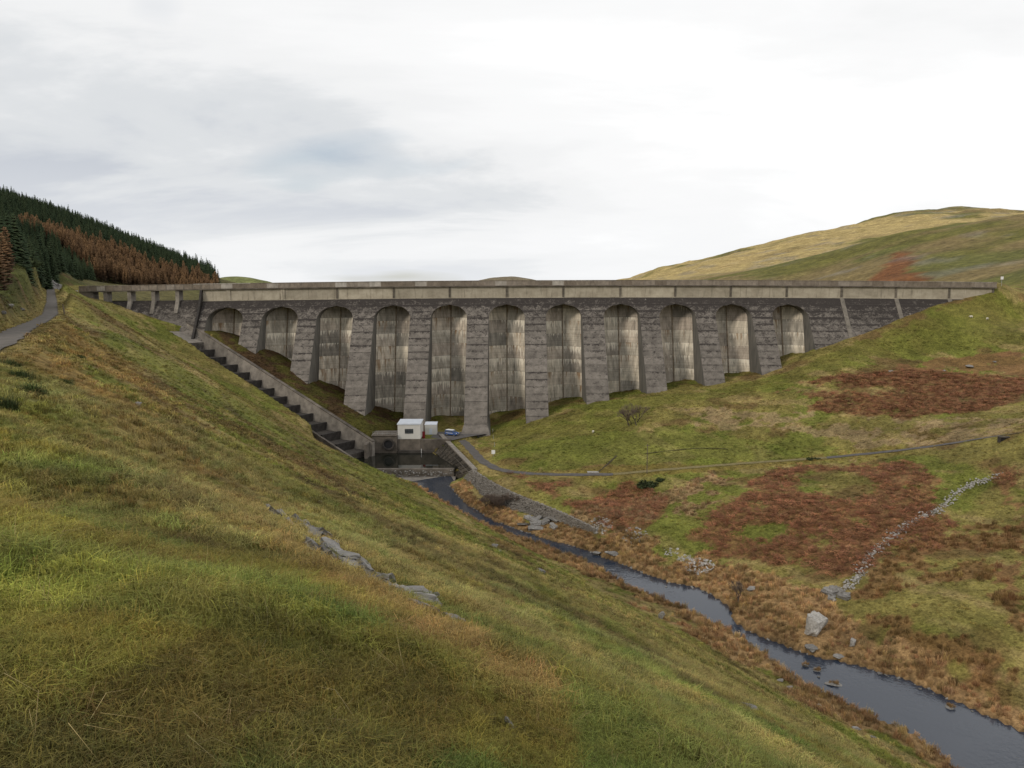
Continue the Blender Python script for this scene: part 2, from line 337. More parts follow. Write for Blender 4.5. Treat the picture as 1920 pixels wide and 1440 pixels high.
# tan bent-grass ridge along the shoulder
SHO = hits([(150, 640), (200, 700), (270, 800), (340, 870), (430, 930), (520, 985), (620, 1075), (720, 1130), (840, 1200), (960, 1290)])
sd_, _ = polyline_dist(gx, gy, SHO); tanr = (1-sstep(.03, .11, sd_/np.maximum(dist0, 3)))*sstep(.35, .6, fbm(gx, gy, 3, 181, 3)+.1)
gcol = lerp(gcol, np.array([.235, .150, .052]), tanr*.8)
greed = np.zeros_like(gx); gbr = np.zeros_like(gx); grush = np.zeros_like(gx)
# right flank tends to fresh green near the dam
gcol = lerp(gcol, np.array([.128, .126, .026]), region([(930, 850), (920, 800), (1030, 780), (1300, 735), (1470, 700), (1620, 640), (1860, 545), (1919, 560), (1919, 640), (1700, 665), (1480, 720), (1250, 760), (1100, 870)], 3, 8, 61)*.65)
gcol = lerp(gcol, np.array([.26, .185, .10]), (fbm(gx, gy, 5, 67, 4) > .44)*region([(1280, 775), (1500, 760), (1560, 790), (1780, 782), (1919, 785), (1919, 806), (1700, 838), (1590, 845), (1540, 818), (1350, 800)], 8, 9, 62)*.7)
gcol = lerp(gcol, np.array([.17, .13, .035]), region([(1000, 884), (1250, 872), (1550, 850), (1690, 835), (1690, 852), (1550, 866), (1250, 889), (1100, 898)], .6, 5, 63)*.8)
gcol = lerp(gcol, np.array([.118, .135, .024]), region([(930, 850), (1000, 830), (1300, 800), (1420, 830), (1600, 850), (1250, 875), (1000, 885)], 4, 8, 64)*.6)
for k, poly in enumerate([
    [(1440, 738), (1500, 715), (1600, 703), (1690, 692), (1760, 667), (1919, 655), (1919, 748), (1850, 772), (1700, 779), (1500, 776), (1560, 742)],
    [(1285, 1012), (1330, 975), (1400, 905), (1500, 872), (1700, 862), (1765, 900), (1742, 960), (1690, 1000), (1640, 1060), (1570, 1105), (1450, 1080), (1380, 1048)],
    [(1060, 948), (1180, 905), (1245, 925), (1232, 968), (1180, 988), (1100, 972)],
    [(940, 892), (1075, 897), (1070, 932), (1040, 936), (960, 906)],
    [(1840, 872), (1919, 850), (1919, 965), (1880, 905)],
    [(1700, 1010), (1790, 960), (1800, 985), (1720, 1040)],
    [(1860, 1090), (1919, 1060), (1919, 1180), (1880, 1150)]]):
    gbr = np.maximum(gbr, region(poly, 3.6, 7, 201+k*3))
gbr *= 1-region([(1480, 890), (1560, 878), (1640, 890), (1640, 930), (1560, 938), (1490, 925)], 3, 5, 240)
gbr *= (fbm(gx, gy, 7, 251, 4) > .39)
SCAT = region([(1600, 1110), (1700, 1010), (1919, 950), (1919, 1330), (1760, 1270), (1640, 1180)], 2, 6, 261)*(fbm(gx, gy, 6, 264, 3) > .55)
gcol = lerp(gcol, np.array([.175, .088, .042]), gbr*.75)
gcol = lerp(gcol, np.array([.19, .105, .045]), SCAT*.8)
sbs = np.where(gy < 224, sb, 99.)
greed = ((sbs < 3.0+11*sstep(.35, .65, fbm(gx, gy, 9, 271, 3))) & (gz < szz+3.0) & ~ins).astype(float)
greed = np.maximum(greed, region([(1390, 1060), (1500, 1100), (1560, 1120), (1620, 1200), (1700, 1240), (1640, 1254), (1500, 1222), (1380, 1160), (1300, 1100)], 1.5, 5, 281)*(~ins))
grush = region([(1040, 985), (1080, 960), (1200, 935), (1320, 895), (1380, 895), (1330, 940), (1230, 985), (1130, 1010)], 4, 6, 291)*(fbm(gx, gy, 5, 295, 3) > .47)
gcol = lerp(gcol, np.array([.275, .170, .080])*1.0, greed*.9)
gcol = lerp(gcol, np.array([.25, .165, .085]), grush*.9)
# heather and moss between chute and dam
hth = ((tt > -6) & (tt < CL+3) & (ss < -1) & (gy > 240) & (gx < -40)).astype(float)
gcol = lerp(gcol, lerp(np.broadcast_to(np.array([.068, .062, .014]), gx.shape+(3,)).copy(), np.array([.062, .036, .018]), sstep(.42, .6, fbm(gx, gy, 4, 301, 3))), hth*.95)
# rough left bank
rxx = np.interp(gy, [p[1] for p in ROAD_L], [p[0] for p in ROAD_L]); bank = ((roadd > 2.2) & (gx < rxx-1.5) & (gy > 30)).astype(float)
gcol = lerp(gcol, lerp(np.broadcast_to(np.array([.055, .062, .018]), gx.shape+(3,)).copy(), np.array([.085, .06, .028]), sstep(.45, .6, fbm(gx, gy, 6, 311, 3))), bank*.9)
# verges
for RP in (ROAD_L, ROAD_R[:6]):
    d, _ = polyline_dist(gx, gy, RP); gcol = lerp(gcol, np.array([.20, .155, .055]), (1-sstep(2.2, 4.0, d))*.7)
# eroded streaks down the slope, bare peat
pt = sstep(.63, .74, fbm(gx*1.0+.5*gy, (gy-.5*gx)*.16, 5, 321, 4))*(gx > -60)*(gx < 45)*(gy < 175)
gcol = lerp(gcol, np.array([.085, .058, .026]), pt*.7)
gcol = lerp(gcol, np.array([.215, .172, .058]), sstep(.50, .62, fbm(gx*.9+.6*gy, (gy-.6*gx)*.3, 4, 341, 4))*(gx > -25)*(gy < 130)*(gx < 50)*sstep(8, 20, dist0)*.75*(1-greed))   # straw-coloured diagonal bands on the near slope
gcol *= (0.86+.28*fbm(gx, gy, 1.7, 331, 2))[..., None]
gcol = gcol*(1+(1.0*(fbm(gx, gy, 1.6, 351, 3)-.5)+.12)*(1-sstep(12, 45, dist0))+(0.9*(fbm(gx, gy, 6, 361, 3)-.5)))[..., None]
gcol = lerp(gcol, gcol*np.array([.86, 1.06, .95]), sstep(.52, .64, fbm(gx, gy, 3.2, 371, 3))*nearh*.8)
bed = ins | inpoly(gx, gy, BASIN)
gcol[bed] = (.045, .036, .024)
def samp(A, x, y):
    i = np.clip(((x-GX[0])/GS+.5).astype(int), 0, len(GX)-1); j = np.clip(((y-GY[0])/GS+.5).astype(int), 0, len(GY)-1); return A[i, j]

# ------------------------------------------------------------------ materials
def newmat(name, rough=.85, spec=.25):
    m = bpy.data.materials.new(name); m.use_nodes = True; t = m.node_tree; b = t.nodes['Principled BSDF']
    b.inputs['Roughness'].default_value = rough; b.inputs['Specular IOR Level'].default_value = spec
    return m, t, b
def bump(t, b, h, dist, strength=1.0):
    n = nd(t, 'ShaderNodeBump'); n.inputs['Distance'].default_value = dist; n.inputs['Strength'].default_value = strength
    t.links.new(h, n.inputs['Height']); t.links.new(n.outputs[0], b.inputs['Normal'])
def plain(name, colr, rough=.7, var=.12, sc=1.5, spec=.25, bmp=0.0, rnd=0.0, metal=0.0):
    m, t, b = newmat(name, rough, spec); g = nd(t, 'ShaderNodeNewGeometry').outputs['Position']
    n = noise(t, g, sc, 5, .6); colr = np.array(colr)
    k = ramp(t, n, [(.3, tuple(colr*(1-var))), (.7, tuple(np.minimum(colr*(1+var), 1)))])
    if rnd:
        oi = nd(t, 'ShaderNodeObjectInfo').outputs['Random']
        k = mixc(t, 1.0, k, ramp(t, oi, [(0, 1-rnd), (1, 1+rnd)]), 'MULTIPLY')
    t.links.new(k, b.inputs['Base Color']); b.inputs['Metallic'].default_value = metal
    if bmp: bump(t, b, noise(t, g, sc*4, 5, .65), bmp)
    return m
def mat_ground(name, s1, s2):
    m, t, b = newmat(name, .95, .1); a = nd(t, 'ShaderNodeAttribute', attribute_name='col'); g = nd(t, 'ShaderNodeNewGeometry').outputs['Position']
    k = mixc(t, 1.0, a.outputs[0], ramp(t, noise(t, g, s1, 5, .7), [(.3, .55), (.5, .95), (.7, 1.35)]), 'MULTIPLY')
    k = mixc(t, 1.0, k, ramp(t, noise(t, g, s2, 4, .65), [(.35, .75), (.65, 1.25)]), 'MULTIPLY')
    t.links.new(k, b.inputs['Base Color']); bump(t, b, noise(t, g, s1, 5, .7), .5/s1, .9); return m
M_ground = mat_ground('turf', 2.4, .6)
M_far = mat_ground('moorland', .30, .07)
def mat_leaf(name, rough=.8, trans=0.0, lo=.6, hi=1.4):
    m, t, b = newmat(name, rough, .15); a = nd(t, 'ShaderNodeAttribute', attribute_name='col', attribute_type='INSTANCER')
    oi = nd(t, 'ShaderNodeObjectInfo').outputs['Random']
    k = mixc(t, 1.0, a.outputs[0], ramp(t, oi, [(0, lo), (1, hi)]), 'MULTIPLY')
    v = nd(t, 'ShaderNodeAttribute', attribute_name='tone')
    k = mixc(t, 1.0, k, v.outputs[0], 'MULTIPLY')
    t.links.new(k, b.inputs['Base Color']); return m
M_blade = mat_leaf('grass_blade')
def mat_lift():
    m, t, b = newmat('weathered_concrete', .93, .12); g = nd(t, 'ShaderNodeNewGeometry').outputs['Position']
    oi = nd(t, 'ShaderNodeObjectInfo').outputs['Random']; s3 = nd(t, 'ShaderNodeSeparateXYZ'); t.links.new(g, s3.inputs[0])
    base = ramp(t, noise(t, mapping(t, g, (.5, .5, .5)), 1.0, 6, .62), [(.3, (.108, .096, .084)), (.7, (.205, .183, .160))])
    base = mixc(t, 1.0, base, ramp(t, oi, [(0, .86), (1, 1.12)]), 'MULTIPLY')
    brd = noise(t, mapping(t, g, (.08, .08, 2.0)), 1.0, 3, .6)                    # board marks
    base = mixc(t, 1.0, base, ramp(t, brd, [(.35, .96), (.65, 1.03)]), 'MULTIPLY')
    hgt = ramp(t, vmath(t, 'DIVIDE', vmath(t, 'ADD', s3.outputs[2], 50.0), 50.0), [(0.0, .485), (.45, .51), (.70, .545), (.84, .60), (.91, .68), (1, .72)])
    far = ramp(t, vmath(t, 'DIVIDE', vmath(t, 'ADD', s3.outputs[0], 130.0), 330.0), [(0, .02), (.3, 0), (.7, .02), (.84, .05), (1, .02)])
    hgt = vmath(t, 'SUBTRACT', hgt, .53)
    at = nd(t, 'ShaderNodeAttribute', attribute_name='edge').outputs['Fac']          # growth hugs the lift joints
    li = noise(t, mapping(t, g, (.42, .42, .62)), 1.0, 8, .72, .6)
    li2 = noise(t, mapping(t, g, (1.6, 1.6, 2.6)), 1.0, 6, .72)
    lv = vmath(t, 'ADD', vmath(t, 'ADD', vmath(t, 'MULTIPLY', li, .55), vmath(t, 'MULTIPLY', li2, .5)), vmath(t, 'ADD', vmath(t, 'ADD', hgt, far), vmath(t, 'MULTIPLY', vmath(t, 'MULTIPLY', at, vmath(t, 'FRACT', vmath(t, 'MULTIPLY', oi, 5.3))), .16)))
    lich = ramp(t, lv, [(.55, 0.0), (.65, .93)])
    k = mixc(t, lich, base, (.036, .031, .029))
    k = mixc(t, vmath(t, 'MULTIPLY', ramp(t, at, [(.68, 0), (.9, 1)]), ramp(t, vmath(t, 'ADD', noise(t, mapping(t, g, (.3, .3, .3)), 1.0, 4, .6), vmath(t, 'MULTIPLY', vmath(t, 'FRACT', vmath(t, 'MULTIPLY', oi, 11.7)), .3)), [(.60, 0), (.85, .75)])), k, (.045, .039, .036))
    wt = noise(t, mapping(t, g, (1.3, 1.3, .16)), 1.0, 5, .6)
    k = mixc(t, ramp(t, wt, [(.68, 0), (.76, .55)]), k, (.42, .39, .34))
    t.links.new(k, b.inputs['Base Color']); bump(t, b, noise(t, mapping(t, g, (1.5, 1.5, 4)), 1.0, 6, .7), .08); return m
M_lift = mat_lift()
M_core = plain('joint_concrete', (.06, .054, .048), .95, .3, .8)
def mat_side():
    m, t, b = newmat('buttress_side_concrete', .9, .15); g = nd(t, 'ShaderNodeNewGeometry').outputs['Position']
    k = ramp(t, noise(t, mapping(t, g, (.4, .4, .12)), 1.0, 6, .65), [(.3, (.085, .082, .076)), (.7, (.19, .175, .150))])
    k = mixc(t, ramp(t, noise(t, mapping(t, g, (1.0, 1.0, .06)), 1.0, 5, .6), [(.62, 0), (.74, .6)]), k, (.32, .29, .24))
    t.links.new(k, b.inputs['Base Color']); bump(t, b, noise(t, g, 2.0, 5, .6), .04); return m
M_side = mat_side()
def mat_panel():
    m, t, b = newmat('stained_concrete', .85, .2)
    tc = nd(t, 'ShaderNodeTexCoord').outputs['Object']; oi = nd(t, 'ShaderNodeObjectInfo').outputs['Random']; g = nd(t, 'ShaderNodeNewGeometry').outputs['Position']
    s3 = nd(t, 'ShaderNodeSeparateXYZ'); t.links.new(tc, s3.inputs[0])
    down = vmath(t, 'DIVIDE', vmath(t, 'MULTIPLY', s3.outputs[2], -1.0), 4.9)      # 0 at the joint above, 1 at the joint below
    off = nd(t, 'ShaderNodeCombineXYZ'); t.links.new(vmath(t, 'MULTIPLY', oi, 91.0), off.inputs[0]); t.links.new(vmath(t, 'MULTIPLY', oi, 37.0), off.inputs[1])
    va = nd(t, 'ShaderNodeVectorMath', operation='ADD'); t.links.new(tc, va.inputs[0]); t.links.new(off.outputs[0], va.inputs[1]); tr = va.outputs[0]
    base = ramp(t, oi, [(0, (.22, .205, .175)), (.3, (.42, .36, .295)), (.6, (.56, .50, .40)), (.8, (.34, .31, .26)), (1, (.44, .395, .32))])
    base = mixc(t, 1.0, base, ramp(t, noise(t, mapping(t, g, (.6, .6, .10)), 1.0, 6, .65), [(.3, .55), (.7, 1.4)]), 'MULTIPLY')
    base = mixc(t, 1.0, base, ramp(t, noise(t, mapping(t, g, (.05, .05, 3.0)), 1.0, 2, .6), [(.35, .88), (.65, 1.1)]), 'MULTIPLY')
    d1 = noise(t, mapping(t, tr, (1.9, .3, .10)), 1.0, 6, .72)
    d1 = vmath(t, 'SUBTRACT', vmath(t, 'MULTIPLY', d1, 1.9), .45)
    wmask = ramp(t, vmath(t, 'SUBTRACT', vmath(t, 'ADD', d1, vmath(t, 'MULTIPLY', vmath(t, 'FRACT', vmath(t, 'MULTIPLY', oi, 7.31)), .36)), vmath(t, 'ADD', vmath(t, 'MULTIPLY', down, .55), .09)), [(.52, 0), (.64, .85)])
    k = mixc(t, wmask, base, (.78, .72, .60))
    d2 = noise(t, mapping(t, tr, (1.1, .3, .06), (5, 3, 8)), 1.0, 5, .68)
    omask = ramp(t, vmath(t, 'SUBTRACT', vmath(t, 'ADD', d2, vmath(t, 'MULTIPLY', vmath(t, 'FRACT', vmath(t, 'MULTIPLY', oi, 3.77)), .14)), vmath(t, 'ADD', vmath(t, 'MULTIPLY', down, .16), .06)), [(.53, 0), (.64, .8)])
    k = mixc(t, omask, k, (.235, .135, .06))
    d3 = noise(t, mapping(t, tr, (1.0, .3, .07), (1, 9, 2)), 1.0, 5, .65)
    k = mixc(t, ramp(t, d3, [(.57, 0), (.72, .7)]), k, (.07, .066, .058))
    s4 = nd(t, 'ShaderNodeSeparateXYZ'); t.links.new(g, s4.inputs[0])
    t.links.new(k, b.inputs['Base Color']); bump(t, b, noise(t, mapping(t, g, (3, 3, .6)), 1.0, 5, .6), .03); return m
M_panel = mat_panel()
M_strip = plain('rusty_joint_concrete', (.21, .165, .115), .9, .5, .7, bmp=.03)
def mat_crest():
    m, t, b = newmat('cream_crest_concrete', .88, .2); g = nd(t, 'ShaderNodeNewGeometry').outputs['Position']; oi = nd(t, 'ShaderNodeObjectInfo').outputs['Random']
    k = ramp(t, noise(t, mapping(t, g, (.35, .35, .5)), 1.0, 6, .62), [(.3, (.265, .232, .175)), (.7, (.41, .365, .285))])
    k = mixc(t, 1.0, k, ramp(t, oi, [(0, .82), (1, 1.12)]), 'MULTIPLY')
    k = mixc(t, ramp(t, noise(t, mapping(t, g, (1.0, 1.0, .10)), 1.0, 6, .65), [(.54, 0), (.70, .75)]), k, (.10, .082, .06))
    k = mixc(t, ramp(t, noise(t, mapping(t, g, (1.6, 1.6, .12), (8, 2, 4)), 1.0, 6, .65), [(.66, 0), (.74, .8)]), k, (.52, .49, .42))
    t.links.new(k, b.inputs['Base Color']); bump(t, b, noise(t, g, 3.0, 5, .6), .03); return m
M_crest = mat_crest()
def mat_par():
    m, t, b = newmat('parapet_concrete', .92, .12); g = nd(t, 'ShaderNodeNewGeometry').outputs['Position']; oi = nd(t, 'ShaderNodeObjectInfo').outputs['Random']
    k = ramp(t, oi, [(0, (.165, .135, .105)), (.55, (.205, .172, .138)), (.86, (.235, .20, .165)), (.93, (.34, .31, .27)), (1, (.42, .39, .35))])
    k = mixc(t, 1.0, k, ramp(t, noise(t, mapping(t, g, (.9, .9, .5)), 1.0, 6, .68), [(.3, .65), (.7, 1.3)]), 'MULTIPLY')
    k = mixc(t, ramp(t, noise(t, mapping(t, g, (1.5, 1.5, .2)), 1.0, 5, .6), [(.64, 0), (.75, .7)]), k, (.07, .06, .05))
    t.links.new(k, b.inputs['Base Color']); bump(t, b, noise(t, g, 4.0, 5, .6), .03); return m
M_par = mat_par()
M_dark = plain('damp_dark_concrete', (.055, .048, .042), .8, .5, .6, bmp=.05)
M_conc = plain('grey_concrete', (.20, .178, .152), .9, .35, .5, bmp=.05, rnd=.15)
M_concd = plain('stained_grey_concrete', (.115, .098, .08), .88, .5, .35, bmp=.05, rnd=.2)
M_rock = None
def mat_rock(name, lo, hi, lich):
    m, t, b = newmat(name, .9, .2); g = nd(t, 'ShaderNodeNewGeometry').outputs['Position']; oi = nd(t, 'ShaderNodeObjectInfo').outputs['Random']
    k = ramp(t, noise(t, g, 3.0, 7, .7), [(.3, lo), (.7, hi)])
    k = mixc(t, 1.0, k, ramp(t, oi, [(0, .75), (1, 1.2)]), 'MULTIPLY')
    k = mixc(t, ramp(t, noise(t, g, 1.2, 6, .7), [(.58, 0), (.66, .7)]), k, lich)
    k = mixc(t, ramp(t, noise(t, mapping(t, g, (1, 1, 5)), 4.0, 4, .7), [(.6, 0), (.7, .8)]), k, (.05, .047, .042))
    t.links.new(k, b.inputs['Base Color']); bump(t, b, noise(t, mapping(t, g, (1, 1, 3)), 5.0, 6, .75), .06); return m
M_rock = mat_rock('grey_slate_rock', (.13, .122, .112), (.29, .275, .255), (.38, .37, .345))
M_stone = mat_rock('pale_rubble_stone', (.19, .18, .165), (.45, .43, .40), (.54, .53, .50))
M_asph = plain('worn_asphalt', (.092, .084, .078), .9, .25, .9, bmp=.01)
M_white = plain('white_painted_cladding', (.56, .545, .51), .55, .06, .5, .3)
M_roofw = plain('pale_sheet_roof', (.56, .60, .66), .4, .08, .6, .4)
M_black = plain('black_metal_and_shade', (.02, .02, .022), .6, .1)
M_steel = plain('galvanised_steel', (.34, .34, .33), .5, .15, 3, metal=.4)
M_red = plain('red_paint', (.20, .016, .022), .5, .1)
M_wood = plain('weathered_timber', (.13, .105, .08), .9, .3, 4)

# ------------------------------------------------------------------ ground sheets
def grid_mesh(name, X, Y, Z, cols, keep=None):
    nx, ny = Z.shape
    v = np.stack([X, Y, Z], -1).reshape(-1, 3)
    idx = np.arange(nx*ny).reshape(nx, ny)
    q = np.stack([idx[:-1, :-1], idx[1:, :-1], idx[1:, 1:], idx[:-1, 1:]], -1)
    q = q.reshape(-1, 4) if keep is None else q[keep]
    me = bpy.data.meshes.new(name)
    me.vertices.add(len(v)); me.vertices.foreach_set('co', v.astype(np.float32).ravel())
    me.loops.add(q.size); me.loops.foreach_set('vertex_index', q.astype(np.int32).ravel())
    me.polygons.add(len(q)); me.polygons.foreach_set('loop_start', np.arange(0, q.size, 4, dtype=np.int32))
    me.update(calc_edges=True)
    a = me.color_attributes.new('col', 'FLOAT_COLOR', 'POINT')
    a.data.foreach_set('color', np.concatenate([cols.reshape(-1, 3), np.ones((nx*ny, 1))], 1).astype(np.float32).ravel())
    return me
me = grid_mesh('ground', gx, gy, gz, gcol); tag(link('ground', me, M_ground, smooth=True), kind='structure')
m1 = fbm(fx_, fy_, 130, 401, 4); m2 = fbm(fx_*.6+fy_*.3, fy_, 60, 411, 4)
fcol = np.broadcast_to(np.array([.135, .125, .032]), fx_.shape+(3,)).copy()
fcol = lerp(fcol, np.array([.130, .128, .036]), sstep(.48, .58, m1)); fcol = lerp(fcol, np.array([.205, .15, .068]), sstep(.44, .58, m2)*.85)
fcol = lerp(fcol, np.array([.44, .33, .14]), sstep(.33, .53, fbm(fx_, fy_, 90, 431, 4))*sstep(700, 1000, fy_)*.85)  # gold patch of sunlight on the far ridge, painted into the ground colour
fcol = lerp(fcol, np.array([.19, .075, .03]), inpoly(fx_+(m1-.5)*60, fy_+(m2-.5)*80, [W(1540, 528, 440), W(1570, 515, 480), W(1690, 480, 590), W(1715, 490, 560), W(1700, 505, 510), W(1760, 528, 440)]).astype(float)*.9)
fcol = lerp(fcol, np.array([.19, .18, .165]), sstep(.62, .72, fbm(fx_, fy_, 30, 421, 4))*(fx_ > 180)*.4)
fcol = lerp(fcol, np.array([.05, .06, .02]), ((fx_ < -150) & (fy_ < 900)).astype(float)*.6)
ctr = np.stack([(fx_[:-1, :-1]+fx_[1:, 1:])/2, (fy_[:-1, :-1]+fy_[1:, 1:])/2], -1)
keep = ~((ctr[..., 0] > GX[0]+8) & (ctr[..., 0] < GX[-1]-8) & (ctr[..., 1] > GY[0]+8) & (ctr[..., 1] < GY[-1]-8))
me = grid_mesh('moorland', fx_, fy_, fz, fcol, keep); tag(link('moorland', me, M_far, smooth=True), kind='structure')
# two low far hills beyond the reservoir
def far_hill(px0, px1, py, Y, name, colr):
    a, b = W(px0, 530, Y), W(px1, 530, Y); cxx = (a[0]+b[0])/2; w = abs(b[0]-a[0])/2; h = W((px0+px1)/2, py, Y)[2]+14
    U, V = np.meshgrid(np.linspace(-1.6, 1.6, 64), np.linspace(-1.6, 1.6, 40), indexing='ij'); X = cxx+U*w; Yy = Y+V*w
    Z = -16 + (h+2)*np.clip(1.08*np.exp(-(U**2*1.1+V**2*1.2))-.06, -.1, 2) + (fbm(X, Yy, w*.6, 77, 4)-.5)*h*.2
    cc = np.broadcast_to(np.array(colr), X.shape+(3,)).copy(); cc *= (.8+.4*fbm(X, Yy, w*.2, 78, 4))[..., None]
    tag(link(name, grid_mesh(name, X, Yy, Z, cc), M_far, smooth=True), kind='structure')
far_hill(840, 1070, 519, 2600, 'far_hill', (.17, .14, .09)); far_hill(330, 560, 520, 1500, 'far_hill', (.15, .16, .06))
# water
def mat_water(name, base, sc, bm_, rough=.03):
    m, t, b = newmat(name, rough, .5); b.inputs['Base Color'].default_value = (*base, 1); b.inputs['IOR'].default_value = 1.40
    g = nd(t, 'ShaderNodeNewGeometry').outputs['Position']
    patch = ramp(t, noise(t, mapping(t, g, (1, 1, 1)), .06, 3, .5), [(.42, .15), (.6, 1.0)])
    h = vmath(t, 'MULTIPLY', noise(t, mapping(t, g, (1, 1, 1)), sc, 3, .55, .4), patch)
    bump(t, b, h, bm_); return m
M_stream = mat_water('stream_water', (.026, .034, .050), 1.4, .07); M_pool = mat_water('pool_water', (.010, .011, .008), 1.2, .008)
nS = len(RBW); sv_ = []; sf_ = []
for i in range(nS):
    a, b = RBW[i], LBW[i]; mid = (a+b)/2
    for k, s_ in enumerate((1.5, .5, -.5, -1.5)):
        p = mid+(a-mid)*s_; sv_.append((p[0], p[1], stream_z(p[1]) if p[1] < 229 else -56.0))
for i in range(nS-1):
    for k in range(3): sf_.append((i*4+k, i*4+k+1, i*4+5+k, i*4+4+k))
tag(link('stream', fixn(mesh('stream', sv_, sf_)), M_stream, smooth=True), kind='structure')
tag(link('reservoir', mesh('reservoir', [(-900, 313.8, -4), (900, 313.8, -4), (1500, 2290, -4), (-1400, 2290, -4)], [(0, 1, 2, 3)]), M_pool), kind='structure')
tag(link('basin_pool', mesh('basin_pool', [(-64, 237.4, -54.05), (-12, 237.4, -54.05), (-18, 266, -54.05), (-60, 266, -54.05)], [(0, 1, 2, 3)]), M_pool), kind='structure')
# roads
def ribbon(name, pts, w, mat, lift=.0, nsub=8):
    P = np.array(pts); seg = np.r_[0, np.cumsum(np.hypot(np.diff(P[:, 0]), np.diff(P[:, 1])))]; s = np.linspace(0, seg[-1], int(seg[-1]/1.2)+2)
    Q = np.stack([np.interp(s, seg, P[:, k]) for k in range(3)], -1)
    ker = np.ones(7)/7; Qs = Q.copy()
    for k in range(3): Qs[3:-3, k] = np.convolve(Q[:, k], ker, 'valid')
    T = np.gradient(Qs[:, :2], axis=0); T /= np.linalg.norm(T, axis=1)[:, None]+1e-9; Nn = np.stack([-T[:, 1], T[:, 0]], -1)
    v = []; f = []
    for i in range(len(s)):
        for k in (-1, -.5, 0, .5, 1):
            ww = w*.5*k*(1+.12*math.sin(s[i]*.9+k)) ; v.append((Qs[i, 0]+Nn[i, 0]*ww, Qs[i, 1]+Nn[i, 1]*ww, Qs[i, 2]+lift+.03*(1-abs(k))))
    for i in range(len(s)-1):
        for k in range(4): f.append((i*5+k, i*5+k+1, i*5+6+k, i*5+5+k))
    o = link(name, fixn(mesh(name, v, f)), mat, smooth=True); tag(o, kind='structure'); return o
M_lane = plain('worn_brown_lane', (.105, .092, .078), .95, .3, 1.1, bmp=.01)
ribbon('hillside_road', ROAD_L, 2.5, M_lane); ribbon('access_road', ROAD_R[:7], 3.0, M_asph); ribbon('access_road', ROAD_R[9:], 2.7, M_asph)
M_track = plain('pale_grassy_track', (.17, .14, .062), .95, .3, 1.2, bmp=.02)
ribbon('grassy_track', ROAD_R[6:10], 2.3, M_track)
fy = [(-14.5, 270.5), (-9, 275.5), (-10, 279.5), (-27, 280), (-28, 269), (-20.5, 263.6)]
me = mesh('forecourt', [(a, b, -50.9+.02*i) if 0 else (a, b, -50.36) for i, (a, b) in enumerate(fy)], [tuple(range(len(fy)))]); tag(link('forecourt', fixn(me), M_asph), kind='structure')

# ------------------------------------------------------------------ the dam
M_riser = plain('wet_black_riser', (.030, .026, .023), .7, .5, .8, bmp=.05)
dam = tag(empty('dam', (0, YD, -50)), 'long grey concrete buttress dam with tall arched bays across the valley', 'dam')
INV = Matrix.Translation((0, -YD, 50))
def dlink(name, v, f, mat, parent=None, smooth=False):
    """mesh given in world metres, levelled to the crest, parented under the dam"""
    v = [(p[0], p[1], p[2]+float(dz(p[0]))) for p in v]
    o = link(name, fixn(mesh(name, v, f)), mat, parent or dam, (0, 0, 0) if parent else (0, -YD, 50), smooth)
    return o
ZC, ZS = -5.6, -10.6                                             # arch crown and springing
def bx_l(cen):                                                   # left boundary of a monolith whose left neighbour bay is at cen
    def g(z):
        if z >= ZC: return cen+.02
        if z <= ZS: return cen+HALF
        return cen+HALF*math.sqrt(max(0, 1-((z-ZS)/(ZC-ZS))**2))
    return g
def bx_r(cen): g = bx_l(0.0); return lambda z: cen-g(z)
def straight(x): return lambda z: x
def strip_mesh(zs, xl, xr, yf, yb, inset=0.0):
    """closed solid: front follows yf(z), back is yb (number or function)"""
    v = []; f = []
    for z in zs:
        a, b = xl(z)+inset, xr(z)-inset; y0 = yf(z); y1 = yb(z) if callable(yb) else yb
        v += [(a, y0, z), (b, y0, z), (b, y1, z), (a, y1, z)]
    n = len(zs)
    for i in range(n-1):
        k = i*4
        for j in range(4): f.append((k+j, k+(j+1) % 4, k+4+(j+1) % 4, k+4+j))
    f.append((0, 1, 2, 3)); m_ = (n-1)*4; f.append((m_+3, m_+2, m_+1, m_))
    return v, f
LIFT = 2.45
